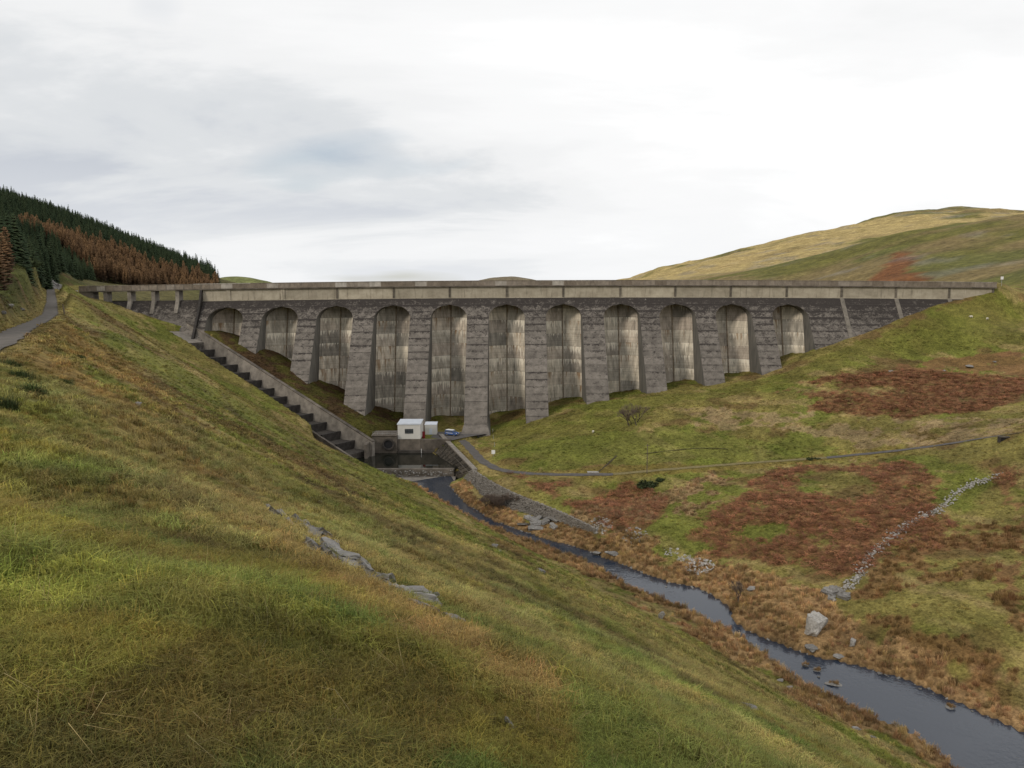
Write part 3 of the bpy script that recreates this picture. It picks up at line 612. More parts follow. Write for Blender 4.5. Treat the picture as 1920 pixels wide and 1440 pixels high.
def monolith(name, xl, xr, flare=False, mat=M_lift, y_back=318.2, ztop=ZT, zmin=None):
    xc = (xl(-12)+xr(-12))/2; zb = ztop
    while zb > -60:
        g = min(float(H(x, yface(zb))) for x in np.linspace(xl(-12), xr(-12), 5))
        if zb < g-2.6: break
        zb -= LIFT
    def fl(z): return max(0, -47.2-z)*.33 if flare else 0.0
    XL_ = lambda z: xl(z)-fl(z); XR_ = lambda z: xr(z)+fl(z)
    yf0 = lambda z: float(yface(z))-fl(z)*.6
    zs = [ztop-.01] + [z for z in np.linspace(ZC+.0, ZS, 9) if z < ztop] + ([-47.2] if flare and zb < -48 else []) + [zb]
    zs = sorted(set(zs), reverse=True)
    # heads: above the crown the joint is closed, so repeat the crown row with both widths
    core = dlink(name, *strip_mesh(zs, XL_, XR_, lambda z: yf0(z)+.10, y_back), M_side)
    i = 0; z = ztop
    while z > zb+.1:
        z1 = max(z-LIFT, zb); top, bot = z-.025, z1+.025
        rows = [top, bot] if (top < ZS or bot > ZC) else list(np.linspace(top, bot, 8))
        if rows[0] > ZC > rows[-1]: rows = sorted(set(rows+[ZC, ZC+.01]), reverse=True)
        if flare and rows[0] > -47.2 > rows[-1]: rows = sorted(rows+[-47.2], reverse=True)
        pr = random.uniform(-.035, .035)
        rows2 = sorted(set(rows+[rows[0]-.45, rows[0]-.9]), reverse=True) if len(rows) == 2 and rows[0]-rows[-1] > 1.2 else rows
        lo = dlink('lift', *strip_mesh(rows2, XL_, XR_, lambda q: yf0(q)+pr, lambda q: yf0(q)+.16, .025), mat, core)
        ea = lo.data.attributes.new('edge', 'FLOAT', 'POINT'); ea.data.foreach_set('value', np.repeat([max(0, 1-(rows[0]-q)/.9) for q in rows2], 4).astype(np.float32))
        z = z1; i += 1
    return core
edges = [XL] + JX
monolith('buttress', straight(XL+.5), bx_r(JX[0]))
for i in range(len(JX)-1): monolith('buttress', bx_l(JX[i]), bx_r(JX[i+1]), flare=(i == 4))
WX = [XD(1578), XD(1680), XD(1780)]
monolith('buttress', bx_l(JX[-1]), straight(WX[0]-.02))
monolith('buttress', straight(WX[0]+.02), straight(WX[1]-.02)); monolith('buttress', straight(WX[1]+.02), straight(WX[2]-.02)); monolith('buttress', straight(WX[2]+.02), straight(XR))
M_rib = plain('pale_joint_concrete', (.155, .138, .115), .9, .3, .8, bmp=.03)
for x in WX:
    zs = [ZT-.2, -8, -14, -20, -26]
    dlink('joint_rib', *strip_mesh(zs, straight(x-.8), straight(x+.8), lambda z: float(yface(z))-.22, lambda z: float(yface(z))+.3), M_rib)
# recessed bay walls: a shallow V of stacked panels either side of the construction joint
YC_, YS_ = 316.6, 311.6; PH = 4.9
def bayy(u): return YS_+(YC_-YS_)*(1-min(1, abs(u)/(HALF+.3))**2.3)
pm = []
for sgn in (-1, 1):
    us = np.linspace(.24, HALF+.3, 7)*sgn; v = []; f = []
    for u in us: y0 = bayy(u); v += [(u, y0-.008, -.03), (u, y0-.26*(PH-.03), -PH+.03), (u, y0+.3, -.03), (u, y0+.3-.26*(PH-.03), -PH+.03)]
    for i in range(6):
        k = i*4; f += [(k, k+1, k+5, k+4), (k+2, k+6, k+7, k+3), (k, k+4, k+6, k+2), (k+1, k+3, k+7, k+5)]
    f += [(0, 2, 3, 1), (24, 25, 27, 26)]
    pm.append(fixn(mesh('panel', v, f))); pm[-1].materials.append(M_panel)
for x in JX:
    d = float(dz(x)); gb = min(float(np.interp(x+k, [p[0] for p in BAYB], [p[2] for p in BAYB])) for k in (-6, 6))-1
    zb = -5.0
    us = np.linspace(-HALF-.3, HALF+.3, 15); v = []; f = []
    for u in us:
        for z in (-4.6, gb-3): v += [(x+u, bayy(u)+.12+.26*(z+5), z), (x+u, 318, z)]
    for i in range(14):
        k = i*4; f += [(k, k+2, k+6, k+4), (k+1, k+5, k+7, k+3), (k, k+4, k+5, k+1), (k+2, k+3, k+7, k+6)]
    f += [(0, 1, 3, 2), (56, 58, 59, 57)]
    wall = dlink('bay_wall', v, f, M_core)
    z = -5.0 - random.uniform(0, 2.4)
    first = True
    while z > gb-1.0:
        for k in (0, 1):
            link('panel', pm[k], None, wall, (x, .26*(z+5), z+d))
            if first: link('panel', pm[k], None, wall, (x, .26*(z+PH+5), z+PH+d))
        first = False; z -= PH
    v = [(x+a, YC_+b+.26*(z+5), z) for z in (gb-3, -5+d) for a, b in ((-.22, -.10), (.22, -.10), (.22, .3), (-.22, .3))]
    link('joint_strip', fixn(mesh('joint_strip', v, [(0, 1, 2, 3), (7, 6, 5, 4), (0, 4, 5, 1), (1, 5, 6, 2), (2, 6, 7, 3), (3, 7, 4, 0)])), M_strip, wall)
# ledge, crest wall, pilasters, deck, parapet
bounds = [XL] + JX + WX + [XR]
for i, (a, b) in enumerate(zip(bounds[:-1], bounds[1:])):
    nsub = 1
    dlink('crest_wall', *box_vf(a+.02, b-.02, YD, YD+3.2, ZT-.02, 1.2), M_crest)
    dlink('ledge', *box_vf(a+.03, b-.03, YD-.62, YD+.02, ZT-.16, ZT+.10), M_crest)
M_pil = plain('pilaster_concrete', (.11, .095, .075), .9, .4, .9, bmp=.03, rnd=.2)
for i, x in enumerate(bounds):
    w = 1.5 if i in (1, 2) else .75
    dlink('pilaster', *box_vf(x-w/2, x+w/2, YD-.30, YD+.1, ZT+.1, 1.15), M_crest if i in (1, 2) else M_pil)
    if i not in (1, 2):
        pass
XE = XR+1.0
segs = np.arange(XS0, XE, 22.0)
for a in segs: dlink('deck', *box_vf(a, min(a+21.98, XE), YD-.75, YD+4.4, 1.2, 1.62), M_concd)
x = XS0; k = 0
while x < XE-.5:
    left = x < XL; w = 3.35 if left else 4.4
    b = min(x+w, XE)
    dlink('parapet_panel', *box_vf(x+.02, b-.02, YD-.62, YD-.34, 1.60, 3.40), M_par)
    if left: dlink('parapet_post', *box_vf(x-.10, x+.10, YD-.72, YD-.30, 1.62, 3.46), M_rib)
    x = b; k += 1
for a in segs: dlink('coping', *box_vf(a, min(a+21.97, XE), YD-.72, YD-.24, 3.40, 3.60), M_par)
for a in segs: dlink('upstream_parapet', *box_vf(a, min(a+21.97, XE), YD+3.9, YD+4.2, 1.61, 3.2), M_par)
# overflow section with road bridge on piers
SIL = -2.6
M_spill = plain('brown_spillway_concrete', (.185, .158, .135), .92, .35, .45, bmp=.06, rnd=.18)
def spy(z): return YD+1.0 - .7*max(0, SIL-z) - (0.0)
sx = np.linspace(XS0+4, XL-.6, 4)
for a, b in zip(sx[:-1], sx[1:]):
    core = dlink('overflow_face', *strip_mesh([SIL, SIL-.5, SIL-2, -17.5, -24], straight(a+.02), straight(b-.02), lambda z: spy(z)+.1 if z < SIL-.1 else YD+1.6, YD+4), M_core)
    z = SIL-.02
    while z > -17:
        z1 = z-LIFT; pr = random.uniform(-.04, .04)
        dlink('lift', *strip_mesh([z-.02, z1+.02], straight(a+.04), straight(b-.04), lambda q: spy(q)+pr, lambda q: spy(q)+.3), M_lift, core); z = z1
for px in (197, 242, 287, 332):
    x = XD(px)
    zs = [1.2, SIL, -7.5]
    dlink('bridge_pier', *strip_mesh(zs, straight(x-.7), straight(x+.7), lambda z: YD-.3 if z > SIL-.1 else spy(z)-.4, YD+3.6), M_conc)
dlink('abutment', *box_vf(XS0-1.2, XS0+5.0, YD-.5, YD+4.0, -10, 1.19), M_concd)
zs = [1.2, -1.5, -6, -11, -17]
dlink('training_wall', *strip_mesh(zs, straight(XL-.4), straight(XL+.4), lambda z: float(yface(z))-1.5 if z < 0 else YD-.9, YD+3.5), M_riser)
# ------------------------------------------------------------------ spillway chute
ch = tag(empty('spillway_chute', tuple(C1)), 'stepped concrete spillway chute running down the hillside left of the bays', 'spillway')
def chp(t, s, z): return (C0[0]+cd[0]*t+cn[0]*s - C1[0], C0[1]+cd[1]*t+cn[1]*s - C1[1], z-C1[2])
def ctop(t): return C0[2]+(C1[2]-C0[2])*t/CL
nseg = 12
for i in range(nseg):
    t0, t1 = -3+i*(CL+3)/nseg+.02, -3+(i+1)*(CL+3)/nseg-.02
    v = [chp(t0, -.9, ctop(t0)), chp(t1, -.9, ctop(t1)), chp(t1, 0, ctop(t1)), chp(t0, 0, ctop(t0)), chp(t0, -.9, ctop(t0)-9), chp(t1, -.9, ctop(t1)-9), chp(t1, 1.5, ctop(t1)-9), chp(t0, 1.5, ctop(t0)-9)]
    link('side_wall', fixn(mesh('side_wall', v, [(0, 1, 2, 3), (4, 7, 6, 5), (0, 4, 5, 1), (1, 5, 6, 2), (2, 6, 7, 3), (3, 7, 4, 0)])), M_conc, ch)
    v = [chp(t0, -1.25, ctop(t0)+.28), chp(t1, -1.25, ctop(t1)+.28), chp(t1, .12, ctop(t1)+.28), chp(t0, .12, ctop(t0)+.28)]; v += [(p[0], p[1], p[2]-.30) for p in v]
    link('coping', fixn(mesh('coping', v, [(0, 1, 2, 3), (7, 6, 5, 4), (0, 4, 5, 1), (1, 5, 6, 2), (2, 6, 7, 3), (3, 7, 4, 0)])), M_concd, ch)
    v = [chp(t0, CW_-.1, ctop(t0)-3.6), chp(t1, CW_-.1, ctop(t1)-3.5), chp(t1, CW_+.8, ctop(t1)-3.5), chp(t0, CW_+.8, ctop(t0)-3.5)]; v += [(p[0], p[1], p[2]-7) for p in v]
    link('kerb_wall', fixn(mesh('kerb_wall', v, [(0, 1, 2, 3), (7, 6, 5, 4), (0, 4, 5, 1), (1, 5, 6, 2), (2, 6, 7, 3), (3, 7, 4, 0)])), M_concd, ch)
NST = 13; t_a = 7.0
stepL = (CL-t_a-1)/NST
M_tread = plain('gravelly_tread', (.060, .052, .044), .95, .5, 1.6, bmp=.12)
v = [chp(-5, -.2, ctop(-3)-2.6), chp(t_a, -.2, ctop(t_a)-2.9), chp(t_a, CW_, ctop(t_a)-2.9), chp(-5, CW_, ctop(-3)-2.6)]; v += [(p[0], p[1], p[2]-5) for p in v]
link('entry_apron', fixn(mesh('entry_apron', v, [(0, 1, 2, 3), (7, 6, 5, 4), (0, 4, 5, 1), (1, 5, 6, 2), (2, 6, 7, 3), (3, 7, 4, 0)])), M_conc, ch)
for i in range(NST):
    t0 = t_a+i*stepL; t1 = t0+stepL; zt_ = ctop(t0)-2.9; zl = ctop(t1)-2.9-.25
    # tread slopes to the next lip; the lip is a dark weir block
    zz0 = zt_-2.6; 
    v = [chp(t0, -.2, zz0), chp(t1-.9, -.2, zl-.1), chp(t1-.9, CW_, zl-.1), chp(t0, CW_, zz0)]; v += [(p[0], p[1], p[2]-3) for p in v]
    st = link('step', fixn(mesh('step', v, [(0, 1, 2, 3), (7, 6, 5, 4), (0, 4, 5, 1), (1, 5, 6, 2), (2, 6, 7, 3), (3, 7, 4, 0)])), M_tread, ch)
    v = [chp(t0-.9, -.15, zt_), chp(t0, -.15, zt_), chp(t0, CW_, zt_), chp(t0-.9, CW_, zt_)]; v += [(p[0], p[1], p[2]-3.2) for p in v]
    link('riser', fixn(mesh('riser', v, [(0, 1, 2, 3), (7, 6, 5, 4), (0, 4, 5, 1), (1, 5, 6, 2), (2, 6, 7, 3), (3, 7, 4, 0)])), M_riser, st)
# ------------------------------------------------------------------ stilling basin below the dam
sbn = tag(empty('stilling_basin', (-36, 262, -56)), 'concrete outlet headwall and stilling basin holding dark water under the white hut', 'basin')
def sb_box(name, x0, x1, y0, y1, z0, z1, mat, bevel=.05, parent=None): 
    return box(name, x0+36, x1+36, y0-262, y1-262, z0+56, z1+56, mat, parent or sbn, bevel)
for i, (a, b) in enumerate([(-38.2, -30.6), (-30.55, -20.5)]): sb_box('headwall', a, b, 262.0, 263.6, -57, -49.75 if i else -49.62, M_concd)
sb_box('headwall_shelf', -38.2, -20.6, 260.9, 262.05, -57, -53.3, M_dark)
sb_box('outlet_block', -46.6, -38.25, 261.2, 270, -57, -48.4, M_concd, .12)
sb_box('outlet_block_cap', -46.9, -38.2, 260.9, 270.2, -48.42, -48.1, M_concd, .04)
# round outlet with a flanged collar
n = 28; v = []; f = []
for r, y in ((1.95, 261.2), (1.95, 260.5), (1.45, 260.5), (1.42, 261.1), (1.42, 262.4)):
    for i in range(n): a = 2*math.pi*i/n; v.append((-41.2+36+r*math.cos(a), y-262, -51.1+56+r*math.sin(a)))
for k in range(4):
    for i in range(n): f.append((k*n+i, k*n+(i+1) % n, (k+1)*n+(i+1) % n, (k+1)*n+i))
op = link('outlet_pipe', fixn(mesh('outlet_pipe', v, f)), M_dark, sbn, smooth=False)
v = [(-41.2+36+1.43*math.cos(2*math.pi*i/n), 260.98-262, -51.1+56+1.43*math.sin(2*math.pi*i/n)) for i in range(n)]
link('valve_disc', mesh('valve_disc', v, [tuple(range(n))]), M_black, op)
sb_box('wing_wall', -47.6, -46.65, 252, 262, -58, -49.4, M_concd, .08)
sb_box('weir', -62, -17.6, 236.2, 237.6, -58, -53.88, M_concd, .12)
sb_box('apron', -62, -17, 229, 236.15, -58.5, -56.15, M_conc, .05)
# debris and blocks sitting on the weir face, joined rubble
def stone_mesh(rng, sx, sy, sz, seg=1):
    bm = bmesh.new(); bmesh.ops.create_icosphere(bm, subdivisions=seg, radius=1)
    for q in bm.verts:
        k = 1+rng.uniform(-.25, .25); q.co = Vector((q.co.x*sx*k, q.co.y*sy*k, q.co.z*sz*(1+rng.uniform(-.2, .2))))
    return bm
def rubble_vf(spots, rng):
    """spots: (x, y, z, size) -> one joined vert/face list of irregular blocks"""
    base = [(-1, -1, -1), (1, -1, -1), (1, 1, -1), (-1, 1, -1), (-1, -1, 1), (1, -1, 1), (1, 1, 1), (-1, 1, 1)]
    fc = ((0, 3, 2, 1), (4, 5, 6, 7), (0, 1, 5, 4), (1, 2, 6, 5), (2, 3, 7, 6), (3, 0, 4, 7)); v = []; f = []
    for (x, y, z, s) in spots:
        R_ = Euler((rng.uniform(-.5, .5), rng.uniform(-.5, .5), rng.uniform(0, 6.3))).to_matrix(); b = len(v)
        e = (s*rng.uniform(.7, 1.4), s*rng.uniform(.5, 1.0), s*rng.uniform(.3, .6))
        for p in base:
            k = [e[i]*p[i]*rng.uniform(.55, 1.0) for i in range(3)]; q = R_ @ Vector(k); v.append((x+q.x, y+q.y, z+q.z))
        f += [tuple(b+i for i in t_) for t_ in fc]
    return v, f
rr = random.Random(5)
v, f = rubble_vf([(rr.uniform(-40, -18)+36, rr.uniform(235.2, 236.1)-262, rr.uniform(-56.1, -54.2)+56, rr.uniform(.12, .32)) for _ in range(110)], rr)
tag(link('weir_debris', mesh('weir_debris', v, f), M_stone, sbn), kind='stuff')
# panelled sloping side wall
A_, B_2 = WZ(824, 814, -49.9), WZ(888, 880, -52.0); C_, D_ = WZ(803, 851, -54.6), WZ(846, 893, -56.6)
M_pitch = plain('mossy_stone_panel', (.050, .042, .032), .9, .6, .9, bmp=.08, rnd=.35)
M_moss = plain('yellow_moss_panel', (.13, .10, .03), .95, .5, .8, bmp=.08, rnd=.3)
def bil(u, w): return (A_*(1-u)+B_2*u)*(1-w)+(C_*(1-u)+D_*u)*w
nrm = np.cross(B_2-A_, C_-A_); nrm /= np.linalg.norm(nrm); nrm *= -1 if nrm[0] > 0 else 1
O3 = np.array([-36, 262, -56])
lv = [bil(0, 0)-nrm*.25, bil(1, 0)-nrm*.25, bil(1, 1)-nrm*.25, bil(0, 1)-nrm*.25]; lv += [p-nrm*2.5 for p in lv]; lv = [p-O3 for p in lv]
lining = link('lining', fixn(mesh('lining', lv, [(0, 1, 2, 3), (7, 6, 5, 4), (0, 4, 5, 1), (1, 5, 6, 2), (2, 6, 7, 3), (3, 7, 4, 0)])), M_rib, sbn)
NU, NW = 12, 4
for i in range(NU):
    for j in range(NW):
        e = .006; e2 = .02; pr = rr.uniform(-.02, .10)
        q = [bil(i/NU+e, j/NW+e2), bil((i+1)/NU-e, j/NW+e2), bil((i+1)/NU-e, (j+1)/NW-e2), bil(i/NU+e, (j+1)/NW-e2)]
        v = [p+nrm*pr-O3 for p in q]+[p-nrm*.3-O3 for p in q]
        link('panel', fixn(mesh('panel', v, [(0, 1, 2, 3), (7, 6, 5, 4), (0, 4, 5, 1), (1, 5, 6, 2), (2, 6, 7, 3), (3, 7, 4, 0)])), M_moss if (j >= 2 and rr.random() < .55) else M_pitch, lining)
q = [A_+np.array([-.3, 0, .12]), B_2+np.array([-.3, 0, .12]), B_2+np.array([1.1, .3, .12]), A_+np.array([1.1, .3, .12])]; v = [p-O3 for p in q]+[p-O3-np.array([0, 0, .6]) for p in q]
link('coping', fixn(mesh('coping', v, [(0, 1, 2, 3), (7, 6, 5, 4), (0, 4, 5, 1), (1, 5, 6, 2), (2, 6, 7, 3), (3, 7, 4, 0)])), M_conc, sbn)
# handrail on the outlet block
v = []; f = []
for x in np.arange(-46.4, -38.0, 1.6): tube_vf((x+36, -.6, 7.9), (x+36, -.6, 9.0), .04, .04, 5, v, f)
for z in (8.45, 9.0): tube_vf((-46.4+36, -.6, z), (-38.4+36, -.6, z), .035, .035, 5, v, f)
link('handrail', mesh('handrail', v, f), M_steel, sbn)
# pitched-stone river bank
rv = tag(empty('stone_revetment', tuple(REV_B[2])), 'grey stone-pitched sloping river bank below the access road', 'embankment')
OR = np.array(REV_B[2]); T_b = np.array(REV_T); B_b = np.array(REV_B)
def rev(u, w):
    s = u*(len(T_b)-1); i = min(int(s), len(T_b)-2); a = s-i; return (T_b[i]*(1-a)+T_b[i+1]*a)*(1-w)+(B_b[i]*(1-a)+B_b[i+1]*a)*w
v = []; f = []
for i in range(31):
    for w in (0, .5, 1): v.append(rev(i/30, w)-OR-np.array([0, 0, .25]))
for i in range(30):
    for k in (0, 1): f.append((i*3+k, i*3+k+1, i*3+4+k, i*3+3+k))
link('bedding', fixn(mesh('bedding', v, f)), plain('grey_bedding', (.10, .09, .08), .95, .4, 1.5, bmp=.1), rv, smooth=True)
sp_ = []
for i in range(150):
    for j in range(17):
        p = rev(min(1, max(0, (i+rr.uniform(-.3, .3))/149)), min(1, max(0, (j+rr.uniform(-.3, .3))/16)))-OR
        sp_.append((p[0], p[1], p[2]-.02+rr.uniform(-.05, .05), rr.uniform(.20, .38)))
v, f = rubble_vf(sp_, rr)
M_pst = mat_rock('pitching_stone', (.11, .100, .088), (.23, .21, .185), (.27, .25, .21))
tag(link('pitching', mesh('pitching', v, f), M_pst, rv), kind='stuff')

# ------------------------------------------------------------------ hut, shed, van
hut = tag(empty('valve_house', (-34.4, 266.3, -49.62)), 'white flat-roofed hut with a barred window above the outlet pool', 'hut')
hv, hf = box_vf(-3.8, 3.8, -4, 4, 0, 5.0)
w_ = link('wall', bev(mesh('wall', hv, hf), .05), M_white, hut)
v = [(-3.95, -4.15, 5.0), (3.95, -4.15, 5.0), (3.95, 4.15, 5.25), (-3.95, 4.15, 5.25)]; v += [(p[0], p[1], p[2]+.22) for p in v]
rf = link('roof', fixn(mesh('roof', v, [(0, 3, 2, 1), (4, 5, 6, 7), (0, 1, 5, 4), (1, 2, 6, 5), (2, 3, 7, 6), (3, 0, 4, 7)])), M_roofw, hut)
win = box('window', -1.4, 1.4, -4.07, -3.9, 1.9, 3.4, M_black, hut)
M_glass = plain('dark_glass', (.09, .10, .11), .15, .1, 1, .5)
for a in (-1.32, -.42, .48):
    for b in (1.98, 2.72): box('pane', a, a+.80, -4.09, -4.06, b, b+.60, M_glass, win)
for a in np.linspace(-1.2, 1.2, 7): box('bar', a-.03, a+.03, -4.2, -4.12, 1.85, 3.45, M_black, win)
box('door', 3.83, 4.75, .8, .9, -.7, 1.7, M_red, hut, .02)
box('drip_trim', -3.98, 3.98, -4.2, -4.155, 4.86, 5.1, M_roofw, hut)
shed = tag(empty('shed', (-28.4, 276.2, -50.38)), 'small white shed with a low mono-pitch roof beside the larger hut', 'shed')
v, f = box_vf(-2.0, 2.0, -1.8, 1.8, 0, 3.5); link('wall', bev(mesh('wall', v, f), .04), M_white, shed)
v = [(-2.15, -1.95, 3.45), (2.15, -1.95, 3.45), (2.15, 1.95, 3.85), (-2.15, 1.95, 3.85)]; v += [(p[0], p[1], p[2]+.15) for p in v]
link('roof', fixn(mesh('roof', v, [(0, 3, 2, 1), (4, 5, 6, 7), (0, 1, 5, 4), (1, 2, 6, 5), (2, 3, 7, 6), (3, 0, 4, 7)])), M_roofw, shed)
box('door', -.5, .5, -1.86, -1.78, .05, 2.1, M_roofw, shed, .01)
# van
van = tag(empty('van', (-20.9, 272.6, -50.33), math.radians(-28)), 'blue van with a white roof parked by the foot of the buttress', 'van')
M_blue = plain('blue_van_paint', (.045, .095, .26), .3, .08, 1, .5); M_tyre = plain('tyre_rubber', (.018, .018, .018), .85, .1); M_lamp = plain('headlamp_glass', (.75, .76, .74), .15, .05, 1, .6); M_vwhite = plain('white_van_roof', (.7, .7, .68), .4, .05, 1, .4)
def prof(name, pts, y0, y1, mat, parent, bv=.06):
    n = len(pts); v = [(p[0], y0, p[1]) for p in pts]+[(p[0], y1, p[1]) for p in pts]
    f = [tuple(range(n)), tuple(range(2*n-1, n-1, -1))]+[(i, (i+1) % n, n+(i+1) % n, n+i) for i in range(n)]
    me = fixn(mesh(name, v, f))
    if bv: bev(me, bv, 2)
    return link(name, me, mat, parent)
bodyp = [(-2.35, .35), (2.3, .35), (2.4, .75), (2.25, 1.05), (1.45, 1.22), (.75, 1.88), (-2.25, 1.9), (-2.38, 1.0)]
vb = prof('body', bodyp, -.92, .92, M_blue, van)
prof('roof', [(.72, 1.86), (.35, 1.99), (-2.1, 2.02), (-2.25, 1.88)], -.80, .80, M_vwhite, van, .04)
v = [(1.42, -.78, 1.27), (1.42, .78, 1.27), (.80, .72, 1.86), (.80, -.72, 1.86)]; link('windscreen', mesh('windscreen', [(a+.03, b, z+.03) for a, b, z in v], [(0, 1, 2, 3)]), M_glass, van)
for sy in (-.935, .935):
    for a, b in ((.05, 1.1), (-1.0, -.05), (-2.1, -1.1)):
        top = 1.72; v = [(a, sy, 1.22), (b, sy, 1.22), (min(b, .62) if b > .6 else b, sy, top), (a, sy, top)]
        link('side_window', mesh('side_window', v, [(0, 1, 2, 3)]), M_glass, van)
    for wx in (-1.45, 1.45):
        v, f = tube_vf((wx, sy*.80, .34), (wx, sy*1.02, .34), .34, .34, 18); wl = link('wheel', mesh('wheel', v, f), M_tyre, van)
        v, f = tube_vf((wx, sy*1.0, .34), (wx, sy*1.035, .34), .2, .17, 12); link('hub', mesh('hub', v, f), M_steel, wl)
    box('headlight', 2.18, 2.36, sy*.85-.14, sy*.85+.14, .82, 1.04, M_lamp, van, .03)
box('bumper', 2.3, 2.47, -.88, .88, .36, .62, M_tyre, van, .03); box('stripe', -1.9, .9, -.955, -.925, .88, 1.0, M_vwhite, van)
box('number_plate', 2.47, 2.485, -.26, .26, .44, .56, M_vwhite, van)

# ------------------------------------------------------------------ rocks
ROCKS = []
def rock_mesh(name, sx, sy, sz, seed, sub=3, lump=.35, ridge=0.0):
    bm = bmesh.new(); bmesh.ops.create_icosphere(bm, subdivisions=sub, radius=1)
    co = np.array([v.co[:] for v in bm.verts]); r = np.random.default_rng(seed)
    k = np.ones(len(co))
    for i in range(13):                       # cut with random planes for faceted faces
        n_ = r.normal(size=3); n_ /= np.linalg.norm(n_); dd = r.uniform(.32, .85); h = co@n_; k2 = np.where(h > dd, dd/np.maximum(h, 1e-3), 1); k = np.minimum(k, k2)
    dirv = r.normal(size=3); q_ = co@dirv
    co = co*k[:, None]*(1+(fbm(co[:, 0]*3+seed, co[:, 1]*3+co[:, 2]*2, 1.3, seed % 90, 3)-.5)*lump + (fbm(q_*6+seed, co[:, 2]*2, .8, seed % 80, 3)-.5)*.22)[:, None]
    co[:, 0] += .35*r.uniform(-1, 1)*np.maximum(co[:, 2], 0); co[:, 1] += .3*r.uniform(-1, 1)*np.maximum(co[:, 2], 0)
    co *= (sx, sy, sz)
    for v, p in zip(bm.verts, co): v.co = p
    me = bpy.data.meshes.new(name); bm.to_mesh(me); bm.free(); return me
def hn(x, y, e=.6): return Vector((-(H(x+e, y)-H(x-e, y))/(2*e), -(H(x, y+e)-H(x, y-e))/(2*e), 1)).normalized()
def boulder(px, py, wpx, hpx, label, seed, rz=0, group=None, mat=None, depthk=.8, sub=4, name='boulder', sink=.3, cat='boulder'):
    P = hit(px, py+hpx*.4)
    if P is None: return None
    k = P[1]/FOC; sx = wpx*k/2; sz = hpx*k/2
    ROCKS.append((P[0], P[1]-sx*depthk*.4, sx*1.0))
    o = link(name, rock_mesh(name, sx, sx*depthk, max(sz, sx*.3), seed, sub), mat or M_rock, None, (P[0], P[1], P[2]+max(sz, sx*.3)*(1-sink*2)*.7), smooth=False)
    o.rotation_euler = (0, 0, rz); tag(o, label, cat, group); return o
boulder(1524, 1162, 58, 72, 'tall pale grey boulder standing in orange reeds above the stream', 5, .9, mat=M_stone, depthk=1.1)
boulder(1522, 1212, 40, 18, 'low flat grey boulder beside the stream below the tall boulder', 4, .3)
boulder(1598, 1203, 24, 24, 'rounded grey boulder in reeds right of the tall boulder', 5, 1.2)
boulder(1410, 1100, 22, 13, 'lone small grey boulder in reeds below the bracken', 6, .1)
boulder(1572, 1230, 28, 10, 'thin pale slab at the water edge under the rounded boulder', 7, .4)
boulder(1118, 1034, 22, 14, 'left of two grey rocks on the far stream bank', 8); boulder(1147, 1036, 30, 11, 'right of two grey rocks on the far stream bank', 9)
boulder(1240, 1150, 14, 26, 'narrow grey rock at the foot of the near slope', 10); boulder(1462, 1272, 20, 13, 'upper grey stone at the slope foot beside the stream', 11); boulder(1482, 1287, 18, 10, 'lower grey stone at the slope foot beside the stream', 12)
boulder(1536, 1320, 16, 10, 'pale stone low on the near slope beside the wide pool', 13)
boulder(955, 1347, 16, 42, 'long white-flecked rock lying in the foreground grass', 14, .7, depthk=1.6); boulder(946, 1318, 14, 9, 'small pale stone just above the long foreground rock', 15)
boulder(800, 1192, 26, 16, 'pale grey rock in the middle of the foreground slope', 16, .5); boulder(914, 1205, 18, 9, 'half-buried stone right of the middle foreground rock', 17)
boulder(1405, 1322, 52, 16, 'long ragged grey outcrop low on the near slope', 18, -.6, depthk=.5); boulder(1602, 1362, 24, 9, 'upper pale slab near the bottom of the near slope', 19, -.5); boulder(1636, 1380, 20, 8, 'lower pale slab near the bottom of the near slope', 20, -.5)
boulder(925, 1022, 26, 9, 'pale flat rock high on the near slope by the stream bend', 21, -.4); boulder(1012, 1068, 26, 9, 'white-topped flat rock on the near slope above the stream', 22, -.4); boulder(938, 1032, 10, 7, 'tiny grey stone under the pale flat rock', 23)
boulder(258, 752, 17, 20, 'small cluster rock on the grassy slope left of the chute', 24, .2); boulder(1505, 1380, 14, 9, 'small stone in the lower foreground slope', 25)
boulder(600, 940, 16, 7, 'small grey stone in grass below the chute', 26); boulder(425, 970, 20, 8, 'half-hidden flat stone on the tan ridge', 27, -.3); boulder(488, 975, 22, 9, 'flat pale stone left of the slab outcrop', 28, -.4)
for i, (a, b, w, h) in enumerate([(1640, 700, 14, 5), (1690, 692, 26, 6), (1540, 700, 12, 6), (1735, 684, 12, 4)]):
    boulder(a+130, b-6, w, h, ['small pale rock in bracken, leftmost of four', 'flat grey rock in bracken, largest of four', 'pale rock low in the upper bracken patch', 'little grey rock at the bracken top, right'][i], 40+i, .3*i)
# islets in the stream
ISL = []
def on_water(px, py):
    q = streampt((px, py)); return q
for i, (a, b, w, h, l) in enumerate([(1508, 1248, 20, 14, 'small tufted islet furthest up the stream'), (1531, 1258, 18, 14, 'second small tufted islet in the stream'), (1562, 1284, 38, 15, 'largest tufted rock islet in the stream'), (1535, 1270, 9, 6, 'tiny stone between the stream islets'), (1778, 1326, 26, 15, 'tufted grey rock against the far bank of the wide pool'), (1211+38, 1101, 8, 4, 'little brown stone in the bright part of the stream')]):
    q = on_water(a, b); k = q[1]/FOC; o = link('islet', rock_mesh('islet', w*k/2, w*k*.4, h*k*.42, 60+i), M_rock, None, (q[0], q[1], q[2]+.05)); tag(o, l, 'islet'); 
    if i in (0, 1, 2, 4): ISL.append((q[0], q[1], q[2]+h*k*.3, w*k/2))
